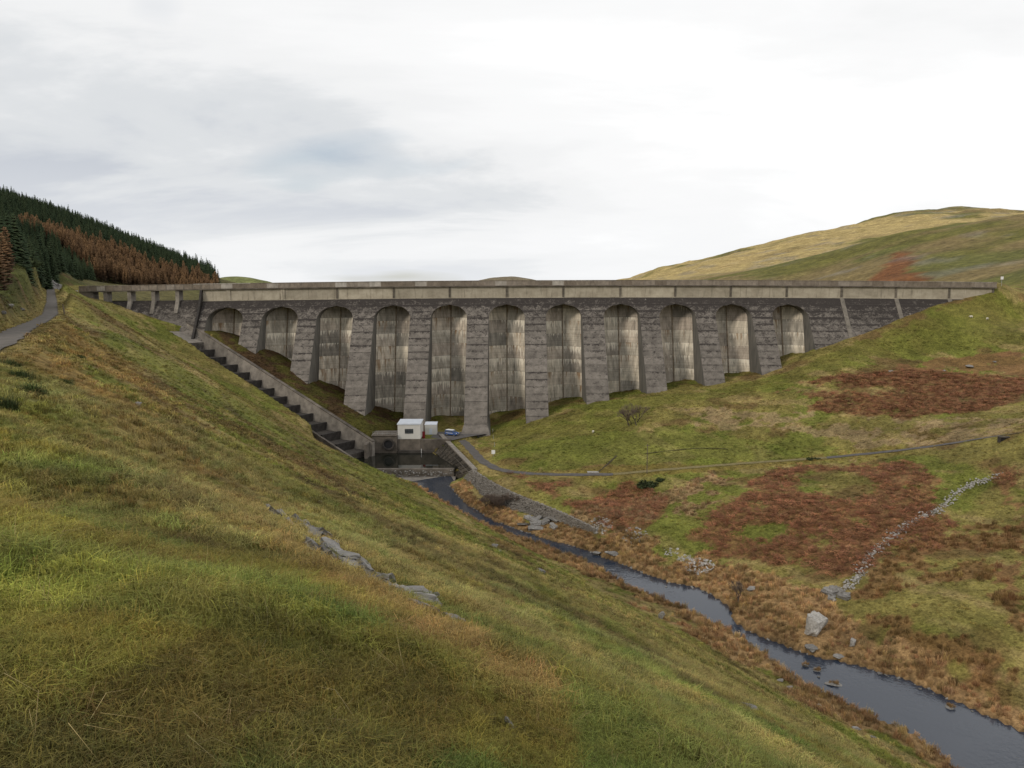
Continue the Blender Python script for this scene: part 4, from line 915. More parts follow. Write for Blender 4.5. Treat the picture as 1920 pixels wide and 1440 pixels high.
# slab outcrop in the foreground
def slab_me(seed):
    r = random.Random(seed); bm = bmesh.new(); bmesh.ops.create_cube(bm, size=2)
    bmesh.ops.subdivide_edges(bm, edges=bm.edges[:], cuts=2, use_grid_fill=True)
    for v in bm.verts: v.co = Vector((v.co.x*(1+r.uniform(-.22, .18)), v.co.y*(1+r.uniform(-.3, .2)), v.co.z*(1+r.uniform(-.35, .3))))
    me = bpy.data.meshes.new('slab'); bm.to_mesh(me); bm.free(); me.materials.append(M_rock); return me
slabs = [slab_me(i) for i in range(7)]
def outcrop(label, pxs, n, seed, spread, smin, smax, cat='outcrop'):
    r = random.Random(seed); P = hits(pxs); root = tag(empty('rock_outcrop', tuple(P[len(P)//2])), label, cat); O = P[len(P)//2]
    for i in range(n):
        u = r.random()*(len(P)-1); k = int(min(u, len(P)-2)); a = u-k; p = P[k]*(1-a)+P[k+1]*a; dd = P[k+1]-P[k]
        x = p[0]+r.gauss(0, spread*.7); y = p[1]+r.gauss(0, spread); s_ = r.uniform(smin, smax)
        ROCKS.append((x, y-s_*.6, s_*1.5))
        o = bpy.data.objects.new('slab', r.choice(slabs)); COL.objects.link(o); o.parent = root
        nn = hn(x, y); q = nn.to_track_quat('Z', 'Y').to_matrix() @ Euler((r.uniform(-.22, .22), r.uniform(-.2, .2), 0)).to_matrix()
        ang = math.atan2(dd[1], dd[0]); o.rotation_euler = (Matrix.Rotation(0, 3, 'Z') @ nn.rotation_difference(nn).to_matrix() @ q).to_euler()
        loc_x = Vector((dd[0], dd[1], dd[2])).normalized(); yv = nn.cross(loc_x).normalized(); xv = yv.cross(nn)
        Rm = Matrix((xv, yv, nn)).transposed() @ Euler((r.uniform(-.5, .35), r.uniform(-.3, .3), r.uniform(-.5, .5))).to_matrix()
        o.rotation_euler = Rm.to_euler(); o.scale = (s_*r.uniform(.9, 1.9), s_*r.uniform(.5, 1.0), s_*r.uniform(.2, .42))
        o.location = (x-O[0], y-O[1], H(x, y)-O[2]+s_*.34)
    return root
outcrop('ragged outcrop of pale grey slabs breaking through the foreground slope', [(528, 968), (560, 985), (590, 1010), (625, 1040), (660, 1062), (700, 1085), (740, 1108), (775, 1120)], 74, 5, .42, .08, .27)
outcrop('grey quarried rock face above the end of the hillside road', [(70, 508), (84, 520), (98, 530), (108, 538)], 34, 15, 2.2, .8, 2.2, 'rock face')
for i_, (a_, b_, w_, h_) in enumerate([(18, 570, 22, 12), (40, 577, 16, 10), (4, 585, 14, 10)]): boulder(a_, b_, w_, h_, ['middle grey rock in the bank left of the hillside road', 'right grey rock in the bank left of the hillside road', 'left grey rock in the bank at the photo edge'][i_], 120+i_)
outcrop('short line of thin slabs below the ragged outcrop', [(800, 1152), (825, 1160), (846, 1168)], 12, 6, .12, .06, .18)
outcrop('group of flat slabs in orange reeds by the pitched bank', [(985, 978), (1000, 985), (1020, 978), (1035, 985)], 16, 8, 1.6, .5, 1.2)
outcrop('jagged dark rocks at the lower end of the stone wall', [(1550, 1105), (1560, 1115), (1580, 1118)], 14, 9, 1.0, .4, .9)
# rubble
def rubble(name, label, pts, cat, seed, mat=None):
    r = random.Random(seed); O = pts[0]; v, f = rubble_vf([(p[0]-O[0], p[1]-O[1], p[2]-O[2], p[3]) for p in pts], r)
    root = tag(empty(name, tuple(O[:3])), label, cat); o = link('stones', mesh('stones', v, f), mat or M_stone, root); tag(o, kind='stuff'); return root
def heap(px, py, wpx, n, label, seed, smin=.12, smax=.32, hk=.22):
    r = random.Random(seed); P = hit(px, py); k = P[1]/FOC; R = wpx*k/2; pts = []
    for i in range(n):
        a = r.uniform(0, 6.28); q = math.sqrt(r.random()); x = P[0]+R*q*math.cos(a); y = P[1]+R*1.1*q*math.sin(a); pts.append((x, y, float(H(x, y))+R*hk*(1-q*q)*r.random(), r.uniform(smin, smax)))
    rubble('rubble_heap', label, pts, 'rubble', seed)
heap(1312, 1062, 56, 170, 'largest heap of pale broken stone above the stream', 1); heap(1284, 1048, 30, 45, 'smaller stone heap left of the largest heap', 2, hk=.1); heap(1258, 1034, 30, 26, 'thin scatter of stones up-slope of the heaps', 3, hk=.0)
heap(1125, 985, 50, 90, 'loose stones spilling from the end of the pitched bank', 4, .15, .4, .05); heap(1190, 1005, 50, 40, 'sparse stones in grass right of the pitched bank', 5, .15, .38, 0)
WP = hits([(1578, 1108), (1604, 1088), (1618, 1062), (1640, 1036), (1662, 1016), (1692, 990), (1726, 972), (1762, 958), (1790, 926), (1832, 906), (1876, 890)])
pts = []; r = random.Random(4)
for a, b in zip(WP[:-1], WP[1:]):
    L_ = np.hypot(*(b-a)[:2]); gapf = r.choice([1, 1, .75, .5])
    for i in range(int(L_*17*gapf)):
        u = r.random(); p = a*(1-u)+b*u; x = p[0]+r.gauss(0, .55); y = p[1]+r.gauss(0, .55); pts.append((x, y, float(H(x, y))+abs(r.gauss(0, .28))*gapf, r.uniform(.11, .27)))
rubble('stone_wall', 'tumbled pale dry-stone wall climbing the bracken slope', pts, 'wall', 4)

# ------------------------------------------------------------------ scattered vegetation (instances of small tufts)
def tuft(name, nb, h, spread, w, seed, lean=.6, tri=True, mat=None):
    r = np.random.default_rng(seed); v = []; f = []; tone = []
    for i in range(nb):
        a = r.uniform(0, 6.283); q = spread*math.sqrt(r.random()); x, y = q*math.cos(a), q*math.sin(a); hh = h*r.uniform(.5, 1.1); b = r.uniform(0, 6.283)
        ln = lean*hh*r.uniform(.2, 1.2); dx, dy = math.cos(b)*ln, math.sin(b)*ln; px_, py_ = -math.sin(b+r.uniform(-1, 1))*w/2, math.cos(b)*w/2; k = len(v)
        v += [(x-px_, y-py_, -.03), (x+px_, y+py_, -.03), (x+dx*.35-px_*.8, y+dy*.35-py_*.8, hh*.6), (x+dx*.35+px_*.8, y+dy*.35+py_*.8, hh*.6), (x+dx, y+dy, hh*(1-.25*lean))]
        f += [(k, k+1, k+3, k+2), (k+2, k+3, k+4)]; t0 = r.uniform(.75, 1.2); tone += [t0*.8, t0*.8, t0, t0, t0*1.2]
    me = mesh(name, v, f); a_ = me.color_attributes.new('tone', 'FLOAT_COLOR', 'POINT')
    a_.data.foreach_set('color', np.stack([tone, tone, tone, np.ones(len(tone))], -1).astype(np.float32).ravel()); me.materials.append(mat or M_blade)
    return bpy.data.objects.new(name, me)
def frond(name, nb, R, h, seed):
    r = np.random.default_rng(seed); v = []; f = []; tone = []
    for i in range(nb):
        a = r.uniform(0, 6.283); L_ = R*r.uniform(.6, 1.1); d = (math.cos(a), math.sin(a)); t0 = r.uniform(.7, 1.25); ox, oy = r.normal(0, R*.35, 2)
        for j in range(5):
            u0 = j/5; q = L_*u0; z = h*(u0*1.6-u0*u0*1.3)+.02; wd_ = .22*R*(1-u0)+.03
            for sgn in (-1, 1):
                k = len(v); px_, py_ = -d[1]*sgn, d[0]*sgn
                v += [(ox+d[0]*q, oy+d[1]*q, z), (ox+d[0]*(q+L_*.13), oy+d[1]*(q+L_*.13), z+.02), (ox+d[0]*(q+L_*.12)+px_*wd_, oy+d[1]*(q+L_*.12)+py_*wd_, z-.04+r.uniform(-.03, .05))]; f.append((k, k+1, k+2)); tone += [t0]*3
    me = mesh(name, v, f); a_ = me.color_attributes.new('tone', 'FLOAT_COLOR', 'POINT')
    a_.data.foreach_set('color', np.stack([tone, tone, tone, np.ones(len(tone))], -1).astype(np.float32).ravel()); me.materials.append(M_blade)
    return bpy.data.objects.new(name, me)
def protos(name, objs):
    cl = bpy.data.collections.new(name)
    for o in objs: cl.objects.link(o)
    return cl
def scatter(name, pts, scl, rot, colr, coll, label, cat):
    me = bpy.data.meshes.new(name); n = len(pts); me.vertices.add(n); me.vertices.foreach_set('co', np.asarray(pts, np.float32).ravel())
    a = me.attributes.new('scl', 'FLOAT_VECTOR', 'POINT'); a.data.foreach_set('vector', np.asarray(scl, np.float32).ravel())
    a = me.attributes.new('rot', 'FLOAT_VECTOR', 'POINT'); a.data.foreach_set('vector', np.asarray(rot, np.float32).ravel())
    if colr is not None:
        a = me.attributes.new('col', 'FLOAT_COLOR', 'POINT'); a.data.foreach_set('color', np.concatenate([colr, np.ones((n, 1))], 1).astype(np.float32).ravel())
    ng = bpy.data.node_groups.new(name, 'GeometryNodeTree'); ng.interface.new_socket('Geometry', in_out='INPUT', socket_type='NodeSocketGeometry'); ng.interface.new_socket('Geometry', in_out='OUTPUT', socket_type='NodeSocketGeometry')
    gi = nd(ng, 'NodeGroupInput'); go = nd(ng, 'NodeGroupOutput'); ip = nd(ng, 'GeometryNodeInstanceOnPoints'); ci = nd(ng, 'GeometryNodeCollectionInfo')
    ci.inputs['Collection'].default_value = coll; ci.inputs['Separate Children'].default_value = True; ci.inputs['Reset Children'].default_value = True
    ip.inputs['Pick Instance'].default_value = True
    rv_ = nd(ng, 'FunctionNodeRandomValue', data_type='INT'); rv_.inputs['Min'].default_value = 0; rv_.inputs['Max'].default_value = len(coll.objects)-1
    oi = [x for x in rv_.outputs if x.type == 'INT'][0]
    for i_ in rv_.inputs:
        if i_.type == 'INT' and i_.name == 'Max': i_.default_value = len(coll.objects)-1
        if i_.type == 'INT' and i_.name == 'Min': i_.default_value = 0
    na = nd(ng, 'GeometryNodeInputNamedAttribute', data_type='FLOAT_VECTOR'); na.inputs[0].default_value = 'scl'
    nr = nd(ng, 'GeometryNodeInputNamedAttribute', data_type='FLOAT_VECTOR'); nr.inputs[0].default_value = 'rot'
    mp = nd(ng, 'GeometryNodeMeshToPoints')
    ng.links.new(gi.outputs[0], mp.inputs[0]); ng.links.new(mp.outputs[0], ip.inputs['Points']); ng.links.new(ci.outputs[0], ip.inputs['Instance']); ng.links.new(oi, ip.inputs['Instance Index'])
    ng.links.new(na.outputs[0], ip.inputs['Scale']); ng.links.new(nr.outputs[0], ip.inputs['Rotation']); ng.links.new(ip.outputs[0], go.inputs[0])
    o = link(name, me); md = o.modifiers.new('scatter', 'NODES'); md.node_group = ng; tag(o, label, cat, kind='stuff'); return o
gexc = (bed | inpoly(gx, gy, PLAT) | ((tt > -6) & (tt < CL+3) & (ss > -1.3) & (ss < CW_+.9)) | inpoly(gx, gy, REVP) | (polyline_dist(gx, gy, ROAD_L)[0] < 1.6) | ((polyline_dist(gx, gy, ROAD_R[:7])[0] < 1.7)) | ((polyline_dist(gx, gy, ROAD_R[6:])[0] < 1.4)))
gexc |= ((gy > 309) & (gx > XL) & (gx < XR)) | ((gy > 304) & (gx > XS0+8) & (gx <= XL))
grel = {}
def ring(r0_, r1_, dens, seed):
    r = np.random.default_rng(seed); A = math.radians(84); n = int(A/2*(r1_**2-r0_**2)*dens)
    a = r.uniform(-A/2, A/2, n); q = np.sqrt(r.uniform(r0_**2, r1_**2, n)); x, y = q*np.sin(a), q*np.cos(a)
    m = (x > GX[0]+2) & (x < GX[-1]-2) & (y < GY[-1]-3); m &= ~samp(gexc, np.clip(x, GX[0], GX[-1]), np.clip(y, GY[0], GY[-1]))
    return x[m], y[m], r
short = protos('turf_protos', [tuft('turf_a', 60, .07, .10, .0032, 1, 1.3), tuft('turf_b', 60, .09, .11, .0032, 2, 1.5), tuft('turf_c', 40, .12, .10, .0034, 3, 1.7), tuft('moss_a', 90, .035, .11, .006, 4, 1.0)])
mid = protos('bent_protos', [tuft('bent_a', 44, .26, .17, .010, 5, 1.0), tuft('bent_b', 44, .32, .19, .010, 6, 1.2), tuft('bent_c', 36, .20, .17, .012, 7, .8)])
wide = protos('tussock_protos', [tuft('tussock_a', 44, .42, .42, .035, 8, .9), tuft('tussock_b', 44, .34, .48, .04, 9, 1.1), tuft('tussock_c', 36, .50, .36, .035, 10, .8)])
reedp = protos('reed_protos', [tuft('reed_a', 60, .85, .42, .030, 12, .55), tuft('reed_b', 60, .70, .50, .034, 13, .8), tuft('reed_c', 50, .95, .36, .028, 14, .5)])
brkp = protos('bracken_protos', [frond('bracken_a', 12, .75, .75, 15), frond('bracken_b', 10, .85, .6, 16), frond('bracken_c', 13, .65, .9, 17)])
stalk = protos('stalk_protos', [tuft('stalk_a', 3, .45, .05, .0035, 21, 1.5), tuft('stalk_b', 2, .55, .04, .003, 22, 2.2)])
def put(name, x, y, r, smin, smax, coll, label, colk=1.0, zs=1.0, tilt=.15, col=None, jit=.25, sink=0.0, clump=1.6):
    ok = np.ones(len(x), bool); smul = .55+.95*fbm(x, y, clump, 707, 3)
    for (a_, b_, c_) in ROCKS: ok &= (x-a_)**2+(y-b_)**2 > c_*c_
    x = x[ok]; y = y[ok]; smul = smul[ok]
    n = len(x); z = H(x, y)-sink; s_ = r.uniform(smin, smax, n)*smul; scl = np.stack([s_, s_, s_*zs*r.uniform(.8, 1.25, n)], -1)
    rot = np.stack([r.normal(0, tilt, n), r.normal(0, tilt, n), r.uniform(0, 6.28, n)], -1)
    c_ = samp(gcol, x, y)*colk if col is None else np.broadcast_to(np.array(col), (n, 3)).copy()
    c_ = c_*r.uniform(1-jit, 1+jit, (n, 1))*r.normal(1, .06, (n, 3)); scatter(name, np.stack([x, y, z], -1), scl, rot, np.clip(c_, .005, .9), coll, label, 'grass')
sh_dist = lambda x, y: polyline_dist(x, y, SHO)[0]/np.maximum(np.hypot(x, y), 3)
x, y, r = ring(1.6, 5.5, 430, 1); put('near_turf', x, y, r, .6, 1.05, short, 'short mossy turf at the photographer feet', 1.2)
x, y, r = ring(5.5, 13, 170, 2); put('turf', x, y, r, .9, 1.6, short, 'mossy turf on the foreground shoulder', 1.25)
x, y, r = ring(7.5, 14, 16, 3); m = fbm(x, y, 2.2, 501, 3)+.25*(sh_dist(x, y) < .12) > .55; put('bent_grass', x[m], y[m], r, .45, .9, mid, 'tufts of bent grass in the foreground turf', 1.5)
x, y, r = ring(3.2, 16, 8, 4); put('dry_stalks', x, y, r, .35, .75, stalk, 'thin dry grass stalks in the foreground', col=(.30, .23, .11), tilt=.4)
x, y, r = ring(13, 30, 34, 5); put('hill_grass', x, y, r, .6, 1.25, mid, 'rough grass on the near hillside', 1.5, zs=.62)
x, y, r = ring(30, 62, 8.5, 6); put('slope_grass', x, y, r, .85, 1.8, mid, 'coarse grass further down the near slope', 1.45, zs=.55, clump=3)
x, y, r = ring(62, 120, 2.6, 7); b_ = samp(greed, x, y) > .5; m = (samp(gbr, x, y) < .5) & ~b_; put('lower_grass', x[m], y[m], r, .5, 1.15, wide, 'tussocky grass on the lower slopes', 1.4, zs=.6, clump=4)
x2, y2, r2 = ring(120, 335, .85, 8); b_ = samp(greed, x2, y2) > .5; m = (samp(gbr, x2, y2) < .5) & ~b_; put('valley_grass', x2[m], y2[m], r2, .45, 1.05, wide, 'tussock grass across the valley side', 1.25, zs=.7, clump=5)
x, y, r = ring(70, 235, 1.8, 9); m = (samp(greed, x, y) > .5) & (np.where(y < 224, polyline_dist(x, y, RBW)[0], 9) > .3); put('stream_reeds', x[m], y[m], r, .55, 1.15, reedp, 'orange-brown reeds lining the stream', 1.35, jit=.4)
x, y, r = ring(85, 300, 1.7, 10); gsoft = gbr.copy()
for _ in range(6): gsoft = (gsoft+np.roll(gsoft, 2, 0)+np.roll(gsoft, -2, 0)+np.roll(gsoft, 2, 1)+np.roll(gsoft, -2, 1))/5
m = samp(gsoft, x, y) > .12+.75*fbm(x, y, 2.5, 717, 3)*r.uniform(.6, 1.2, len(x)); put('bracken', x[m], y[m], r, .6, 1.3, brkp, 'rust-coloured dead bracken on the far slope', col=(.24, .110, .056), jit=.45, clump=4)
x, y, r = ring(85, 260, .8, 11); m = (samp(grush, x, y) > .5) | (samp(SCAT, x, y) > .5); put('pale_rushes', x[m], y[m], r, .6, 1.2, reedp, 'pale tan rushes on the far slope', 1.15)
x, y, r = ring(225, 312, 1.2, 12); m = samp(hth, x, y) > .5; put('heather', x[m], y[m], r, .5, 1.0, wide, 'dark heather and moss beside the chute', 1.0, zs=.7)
# tufts on the islets
pts_ = []
for (a_, b_, c_, d_) in ISL:
    for q in range(14): pts_.append((a_+RNG.normal(0, d_*.3)+d_*.2, b_+RNG.normal(0, d_*.25), c_-.1))
n = len(pts_); scatter('islet_tufts', pts_, np.repeat(RNG.uniform(.3, .6, (n, 1)), 3, 1), np.stack([RNG.normal(0, .2, n), RNG.normal(0, .2, n), RNG.uniform(0, 6.28, n)], -1), np.tile([[.26, .165, .075]], (n, 1)), reedp, 'straw tufts on the stream islets', 'grass')
# wet stones along both margins of the stream
rq = random.Random(33); pts_ = []
for B in (RBW, LBW):
    for _ in range(90):
        u = rq.random()*(len(B)-4)+2; i = int(u); p = B[i]*(1-(u-i))+B[i+1]*(u-i); mid_ = (RBW[i]+LBW[i])/2; e_ = rq.uniform(-.06, .16)
        p = p+(mid_-p)*e_; pts_.append((p[0], p[1], stream_z(p[1])+.02, rq.uniform(.10, .34)))
rubble('stream_stones', 'scattered wet grey stones along the stream margins', pts_, 'stones', 34, M_rock)
# ------------------------------------------------------------------ trees
def tree_mat(name, lo, hi, dead=None):
    m, t, b = newmat(name, .9, .1); oi = nd(t, 'ShaderNodeObjectInfo').outputs['Random']
    k = ramp(t, oi, [(0, lo), (1, hi)]); v = nd(t, 'ShaderNodeAttribute', attribute_name='tone')
    k = mixc(t, 1.0, k, v.outputs[0], 'MULTIPLY'); t.links.new(k, b.inputs['Base Color']); return m
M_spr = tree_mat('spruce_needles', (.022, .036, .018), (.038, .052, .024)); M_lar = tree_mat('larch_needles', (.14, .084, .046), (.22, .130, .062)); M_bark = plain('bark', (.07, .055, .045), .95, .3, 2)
M_twig = plain('bare_twigs', (.13, .098, .078), .95, .2, 1)
def conifer(kind, seed, h=13.0):
    r = np.random.default_rng(seed); v = []; f = []; tone = []
    nl = 17 if kind == 'spruce' else 20; R = h*(.21 if kind == 'spruce' else .19); z0 = h*(.06 if kind == 'spruce' else .12)
    for i in range(nl):
        u = i/nl; z = z0+(h-z0)*u; rr_ = R*(1-u)**(.85 if kind == 'spruce' else .55)*(1 if u > .08 else .8); nb = 9 if kind == 'spruce' else 8
        for j in range(nb):
            a = 6.283*(j+r.random())/nb; L_ = rr_*r.uniform(.65, 1.15)+.12; w = (.30 if kind == 'spruce' else .20)*L_+.14; dr = (-.35 if kind == 'spruce' else .12)*L_*r.uniform(.5, 1.3); k = len(v)
            d = (math.cos(a), math.sin(a)); p = (-d[1], d[0]); zz_ = z+r.uniform(-.2, .2)
            v += [(0, 0, zz_+.15), (d[0]*L_*.6+p[0]*w, d[1]*L_*.6+p[1]*w, zz_+dr*.5-.12), (d[0]*L_, d[1]*L_, zz_+dr), (d[0]*L_*.6-p[0]*w, d[1]*L_*.6-p[1]*w, zz_+dr*.5-.12), (d[0]*L_*.55, d[1]*L_*.55, zz_+dr*.4+.22)]
            f += [(k, k+1, k+4), (k+1, k+2, k+4), (k+2, k+3, k+4), (k+3, k, k+4)]
            t0 = r.uniform(.7, 1.3)
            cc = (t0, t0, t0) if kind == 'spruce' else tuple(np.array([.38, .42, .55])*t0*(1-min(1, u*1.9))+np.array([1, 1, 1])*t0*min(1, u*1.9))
            tone += [cc]*5
    me = mesh('crown', v, f); a_ = me.color_attributes.new('tone', 'FLOAT_COLOR', 'POINT'); a_.data.foreach_set('color', np.concatenate([np.array(tone), np.ones((len(tone), 1))], 1).astype(np.float32).ravel())
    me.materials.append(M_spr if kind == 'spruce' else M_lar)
    tv, tf = tube_vf((0, 0, -.6), (0, 0, h*.93), h*.014, .03, 6); tm = mesh('trunk', tv, tf); tm.materials.append(M_bark)
    return me, tm
SPR = [conifer('spruce', 30+i, 13+i) for i in range(4)]; LAR = [conifer('larch', 40+i, 12.5+i) for i in range(4)]
def joined(name, cm, tm):
    bm = bmesh.new(); bm.from_mesh(cm); me = bpy.data.meshes.new(name); bm.to_mesh(me); bm.free()
    for m_ in cm.materials: me.materials.append(m_)
    return bpy.data.objects.new(name, me)
spr_c = protos('spruce_protos', [joined('spruce_form', a, b) for a, b in SPR]); lar_c = protos('larch_protos', [joined('larch_form', a, b) for a, b in LAR])
def pxY(px, Y): return (W(px, 500, Y)[0], Y)
FOREST = [pxY(404, 472), pxY(300, 458), pxY(182, 446), pxY(166, 410), pxY(125, 352), pxY(78, 290), pxY(66, 275), pxY(-200, 330), pxY(-260, 780), pxY(250, 800), pxY(330, 720), pxY(385, 640), pxY(409, 565)]
LARCHP = [pxY(415, 462), pxY(412, 515), pxY(385, 555), pxY(300, 548), pxY(220, 552), pxY(150, 545), pxY(80, 535), pxY(34, 525), pxY(20, 500), pxY(70, 470), pxY(120, 452), pxY(150, 440), pxY(186, 440), pxY(300, 450)]
r = np.random.default_rng(77); sp4 = 3.4
tx, ty = np.meshgrid(np.arange(-620, -150, sp4), np.arange(260, 800, sp4), indexing='ij'); tx = (tx+r.uniform(-1.7, 1.7, tx.shape)).ravel(); ty = (ty+r.uniform(-1.7, 1.7, ty.shape)).ravel()
m = inpoly(tx, ty, FOREST); tx, ty = tx[m], ty[m]
isl = inpoly(tx+(fbm(tx, ty, 30, 601, 3)-.5)*26, ty+(fbm(tx, ty, 30, 611, 3)-.5)*26, LARCHP)
def HG(x, y): 
    inn = (x > GX[0]+9) & (x < GX[-1]-9) & (y < GY[-1]-9); return np.where(inn, H(x, y), HF(x, y)+.3)
def plant(kind, xs, ys, scl, label, group):
    lib = SPR if kind == 'spruce' else LAR
    for i in range(len(xs)):
        cm, tm = lib[i % 4]; root = empty('spruce_tree' if kind == 'spruce' else 'larch_tree', (xs[i], ys[i], float(HG(xs[i], ys[i]))), r.uniform(0, 6.28)); root.scale = (scl[i]*r.uniform(.9, 1.15), scl[i]*r.uniform(.9, 1.15), scl[i])
        link('crown', cm, None, root); link('trunk', tm, None, root); tag(root, label, 'tree', group)
for kind, mk in (('spruce', ~isl), ('larch', isl)):
    X, Y = tx[mk], ty[mk]; vis = (X/Y > -.72); d = np.hypot(X, Y)+np.where(vis, 0, 900); o_ = np.argsort(d); nI = 160
    front, rest = o_[:nI], o_[nI:]
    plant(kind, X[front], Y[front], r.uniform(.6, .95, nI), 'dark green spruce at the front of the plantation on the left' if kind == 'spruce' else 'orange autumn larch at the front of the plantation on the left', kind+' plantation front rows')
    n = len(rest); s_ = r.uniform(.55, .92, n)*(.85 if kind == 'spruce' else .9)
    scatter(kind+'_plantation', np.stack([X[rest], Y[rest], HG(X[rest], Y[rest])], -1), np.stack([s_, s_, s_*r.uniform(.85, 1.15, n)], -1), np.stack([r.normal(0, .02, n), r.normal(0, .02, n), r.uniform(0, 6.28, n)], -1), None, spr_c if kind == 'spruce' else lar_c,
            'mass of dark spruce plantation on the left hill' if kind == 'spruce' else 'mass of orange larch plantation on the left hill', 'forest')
# nearer trees at the left edge above the road bank
NT = [(44, 182, .82), (32, 172, .88), (20, 168, .84), (36, 190, .86), (8, 178, .9), (-8, 165, .86), (52, 205, .75), (-20, 185, .95), (14, 195, .95), (28, 205, .95)]
for i, (px, Y, k) in enumerate(NT):
    x = W(px, 500, Y)[0]; plant('spruce', [x], [Y], [k], 'tall dark spruce at the left edge above the road bank', 'spruces above the road bank')
for i, (px, Y, k) in enumerate([(6, 128, .72), (-6, 120, .72), (14, 140, .66), (-16, 132, .75)]):
    x = W(px, 500, Y)[0]; plant('larch', [x], [Y], [k], 'brown larch at the far left edge above the road bank', 'larches above the road bank')
# bare trees and bushes
def bare(name, P, h, seed, label, cat, spread=.55, levels=5, thick=.02, trunkh=.22, bush=False, nstem=1, tw=.02):
    rr_ = random.Random(seed); tv, tf, cv_, cf = [], [], [], []
    def grow(p, d, L_, rad, lv):
        q = p+d*L_; (tube_vf(p, q, rad, rad*.68, 4 if lv > 1 else 6, tv, tf, False) if lv <= 1 else tube_vf(p, q, max(rad, tw), max(rad*.6, tw*.8), 3, cv_, cf, False))
        if lv >= levels: return
        for i in range(3 if lv < 3 else 2 + (rr_.random() < .5)):
            ax = Vector((rr_.gauss(0, 1), rr_.gauss(0, 1), rr_.gauss(0, .5))).normalized(); nd_ = (d+ax*spread*rr_.uniform(.6, 1.5)+Vector((0, 0, .12))).normalized()
            grow(q-d*L_*rr_.uniform(0, .3), nd_, L_*rr_.uniform(.62, .86), rad*.62, lv+1)
    for s_ in range(nstem):
        d0 = Vector((rr_.gauss(0, .08 if nstem == 1 else .5), rr_.gauss(0, .08 if nstem == 1 else .5), 1)).normalized(); b0 = Vector((0, 0, -.1)) if nstem == 1 else Vector((rr_.gauss(0, .18*h), rr_.gauss(0, .18*h), -.1))
        grow(b0, d0, h*trunkh, h*thick, 0)
    root = tag(empty(name, tuple(P)), label, cat); link('trunk', mesh('trunk', tv, tf), M_bark, root); link('crown', mesh('crown', cv_, cf), M_twig, root); return root
bare('hawthorn_tree', hit(1187, 798), 8.2, 3, 'small leafless hawthorn alone on the green slope below the bays', 'tree', .55, 6, .02, .26, False, 5, .02)
bare('bare_tree', hit(1384, 1133), 5.2, 4, 'leafless little tree leaning over the stream bank', 'tree', .6, 7, .03, .25, tw=.014)
for i, (a, b) in enumerate([(915, 950), (935, 955), (955, 952)]):
    bare('willow_bush', hit(a, b), 4.2, 8+i, ['left of the bare willow bushes below the pitched bank', 'middle bare willow bush below the pitched bank', 'right of the bare willow bushes below the pitched bank'][i], 'bush', .5, 6, .012, .26, True, 9, .014)
def gorse(px, py, wpx, label, seed):
    P = hit(px, py); R = wpx*P[1]/FOC/2; rr_ = np.random.default_rng(seed); n = 900; d = rr_.normal(size=(n, 3)); d /= np.linalg.norm(d, axis=1)[:, None]; d *= (rr_.random((n, 1))**.4)
    lob = rr_.normal(0, .45, (6, 3)); c_ = lob[rr_.integers(0, 6, n)]*[R, R, R*.3]+d*[R*.55, R*.55, R*.55]; c_[:, 2] = np.abs(c_[:, 2])
    v, f = [], []
    for p in c_:
        k = len(v); q = rr_.normal(0, R*.10, (3, 3)); v += [tuple(p+q[i]) for i in range(3)]; f.append((k, k+1, k+2))
    root = tag(empty('gorse_bush', tuple(P)), label, 'bush'); link('foliage', mesh('foliage', v, f), M_gorse, root)
M_gorse = plain('gorse_leaf', (.035, .048, .018), .9, .4, 2)
gorse(1217, 912, 34, 'dark green gorse bush beside the left bracken patch', 1); gorse(1236, 902, 16, 'small gorse bush just right of the dark one', 2); gorse(1523, 862, 16, 'round dark bush on the verge of the grassy track', 3)
gorse(58, 500, 40, 'pale bush between the spruces above the rock cutting', 4)
for i, (a, b, w) in enumerate([(62, 742, 38), (20, 690, 34), (40, 712, 40), (120, 722, 26), (12, 770, 30), (150, 672, 20)]):
    P = hit(a, b)
    if P is not None:
        rr_ = np.random.default_rng(90+i); n = 26; R = w*P[1]/FOC/2; xs = P[0]+rr_.normal(0, R*.4, n); ys = P[1]+rr_.normal(0, R*.4, n)
        put('rush_tussock', xs, ys, rr_, 1.0, 1.9, mid, 'dark green rush tussock beside the road, clump', col=(.045, .062, .018))
# ------------------------------------------------------------------ small things
def post(name, P, h, w, label, cat, mat=M_wood, group=None):
    o = box(name, -w/2, w/2, -w/2, w/2, -.3, h, mat, None, w*.15, tuple(P)); tag(o, label, cat, group); return o
def H3(x, y): return (x, y, float(H(x, y)))
rdx = np.array(ROAD_L)
for i, Y in enumerate((146, 152, 158, 166)):
    x = np.interp(Y, rdx[:, 1], rdx[:, 0])+2.6; post('marker_post', H3(x, Y), 1.1, .14, 'short dark post beside the hillside road, '+['nearest', 'second', 'third', 'farthest'][i]+' of four', 'post', group='posts along the hillside road')
P = hit(1213, 888); v, f = tube_vf((0, 0, -.5), (0, 0, 8.2), .13, .09, 8); pol = tag(empty('utility_pole', tuple(P)), 'slim grey pole standing beside the grassy track', 'pole'); link('shaft', mesh('shaft', v, f), M_wood, pol); box('crossarm', -.6, .6, -.05, .05, 7.6, 7.72, M_wood, pol)
P = hit(925, 856); sg = tag(empty('notice_board', tuple(P)), 'small white notice on a post beside the access road', 'sign'); box('post', -.05, .05, 0, .1, -.3, 1.9, M_steel, sg); box('panel', -.55, .55, -.05, -.005, .8, 2.0, M_vwhite, sg, .01)
for i, (a, b) in enumerate([(924, 812), (925, 824), (927, 838)]):
    post('fence_post', hit(a, b), 1.5, .13, ['fence post nearest the flared buttress', 'middle fence post below the flared buttress', 'fence post nearest the small white notice'][i], 'post', M_steel, 'fence posts by the access road')
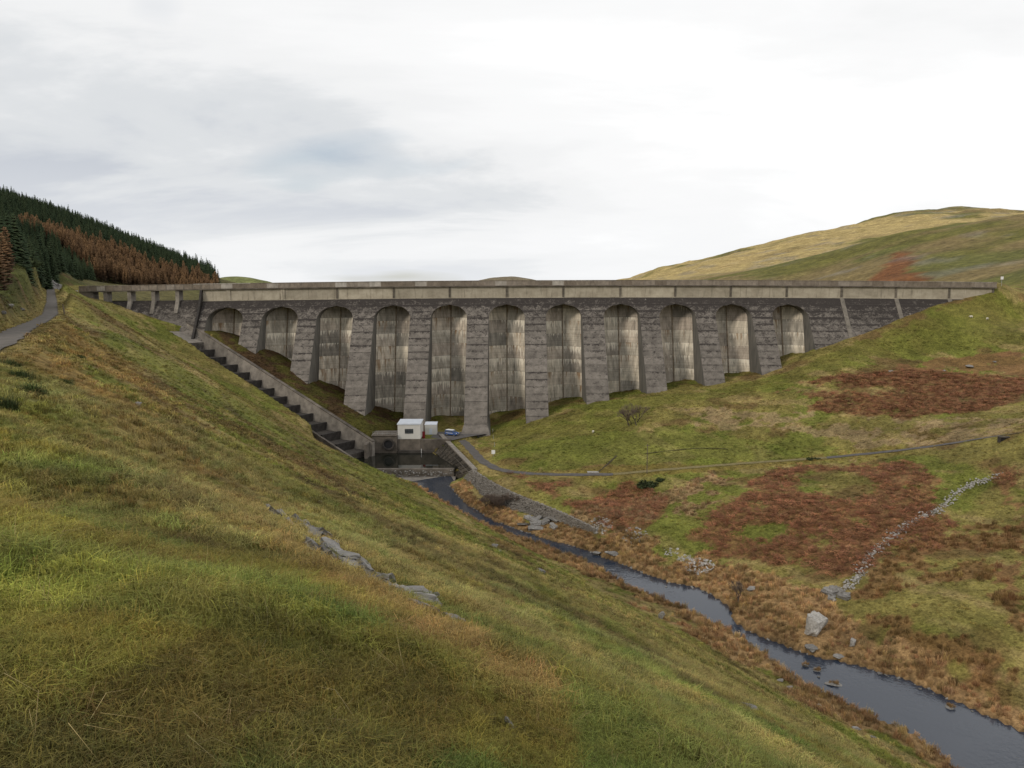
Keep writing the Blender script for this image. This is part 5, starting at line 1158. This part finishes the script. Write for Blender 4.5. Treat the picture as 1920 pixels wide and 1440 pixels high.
e = np.array([XR+1.5, YD-.3]); z = float(H(e[0], e[1]))
sg = tag(empty('warning_sign', (XR+2.6, YD-1.0, max(z, 1.0))), 'white and red warning board at the right end of the dam', 'sign'); box('post', -.06, .06, 0, .1, -.5, 3.0, M_steel, sg); box('panel', -.55, .55, -.05, -.003, 2.0, 3.1, M_vwhite, sg, .01); box('border', -.6, .6, -.004, .0, 1.95, 3.15, M_red, sg)
gt = tag(empty('barrier', (XD(112), 312.5, float(H(XD(112), 312.5)))), 'white barrier across the road at the left end of the dam', 'barrier')
for x in (0, 5.5): box('post', x-.08, x+.08, -.08, .08, -.4, 1.2, M_vwhite, gt)
for z in (.55, 1.05): box('rail', .0, 5.5, -.12, -.085, z-.07, z+.07, M_vwhite, gt)
# culvert under the road on the right
P = hit(1883, 826); cu = tag(empty('culvert', tuple(P)), 'dark square culvert mouth under the road at the right edge', 'culvert'); box('lintel', -1.3, 1.3, -.2, .6, .55, .9, M_dark, cu, .04); box('jamb', -1.3, -.85, -.2, .6, -.6, .55, M_dark, cu, .04); box('jamb', .85, 1.3, -.2, .6, -.6, .55, M_dark, cu, .04); box('opening_shade', -.85, .85, .1, .5, -.6, .55, M_black, cu)  # mouth filled by a solid black block, painted as the shade inside
# open ditches cut in the turf
M_peat = plain('wet_peat', (.05, .04, .024), .9, .3, 2)
for k, pts_ in enumerate([[(1156, 855), (1145, 866), (1134, 876), (1122, 885)], [(1210, 851), (1255, 846), (1290, 842), (1330, 840), (1365, 843)]]):
    D = hits(pts_); D = [p+np.array([0, 0, .12]) for p in D]; ribbon('ditch', D, .5, M_peat)
P = hit(1112, 886); o = box('slab_bridge', -1.6, 1.6, -.6, .6, -.1, .25, M_stone, None, .04, tuple(P)); tag(o, 'pale slab bridging the ditch beside the track', 'slab')
# sheep
M_wool = plain('wool', (.62, .58, .50), .95, .15, 6, bmp=.03); M_face = plain('sheep_face', (.45, .40, .33), .9, .1)
def sheep(P, rz, label):
    root = tag(empty('sheep', tuple(P), rz), label, 'sheep'); bm = bmesh.new(); bmesh.ops.create_icosphere(bm, subdivisions=3, radius=1)
    for q in bm.verts:
        n_ = 1+.06*math.sin(q.co.x*17)*math.sin(q.co.y*13+q.co.z*11); q.co = Vector((q.co.x*.55*n_, q.co.y*.27*n_, q.co.z*.27*n_+.58))
    for lx, ly in ((.33, .13), (.33, -.13), (-.33, .13), (-.33, -.13)):
        r_ = bmesh.ops.create_cone(bm, cap_ends=True, segments=6, radius1=.035, radius2=.06, depth=.5); bmesh.ops.translate(bm, verts=r_['verts'], vec=(lx, ly, .22))
    r_ = bmesh.ops.create_icosphere(bm, subdivisions=2, radius=1)
    for q in r_['verts']: q.co = Vector((q.co.x*.20+.66, q.co.y*.10, q.co.z*.11+.62-.35*(q.co.x)*.3))
    me = bpy.data.meshes.new('body'); bm.to_mesh(me); bm.free(); link('body', me, M_wool, root, smooth=True)
    for s_ in (-1, 1): box('ear', .56, .62, s_*.12-.05, s_*.12+.05, .68, .72, M_face, root)
for (a, b, rz, l) in [(1821, 596, 2.8, 'left of two white sheep grazing near the right end of the dam'), (1851, 600, .3, 'right of two white sheep grazing near the right end of the dam'), (1650, 609, 3.0, 'lone sheep at the foot of the right wing of the dam'), (1112, 812, 1.0, 'distant sheep on the green slope above the access road')]:
    P = hit(a, b)
    if P is not None: sheep(P, rz, l)
# white gauge post and ladder marks by the pool
box('gauge_post', -30.3+36, -30.15+36, -1.35, -1.2, 1.6, 3.4, M_vwhite, sbn)
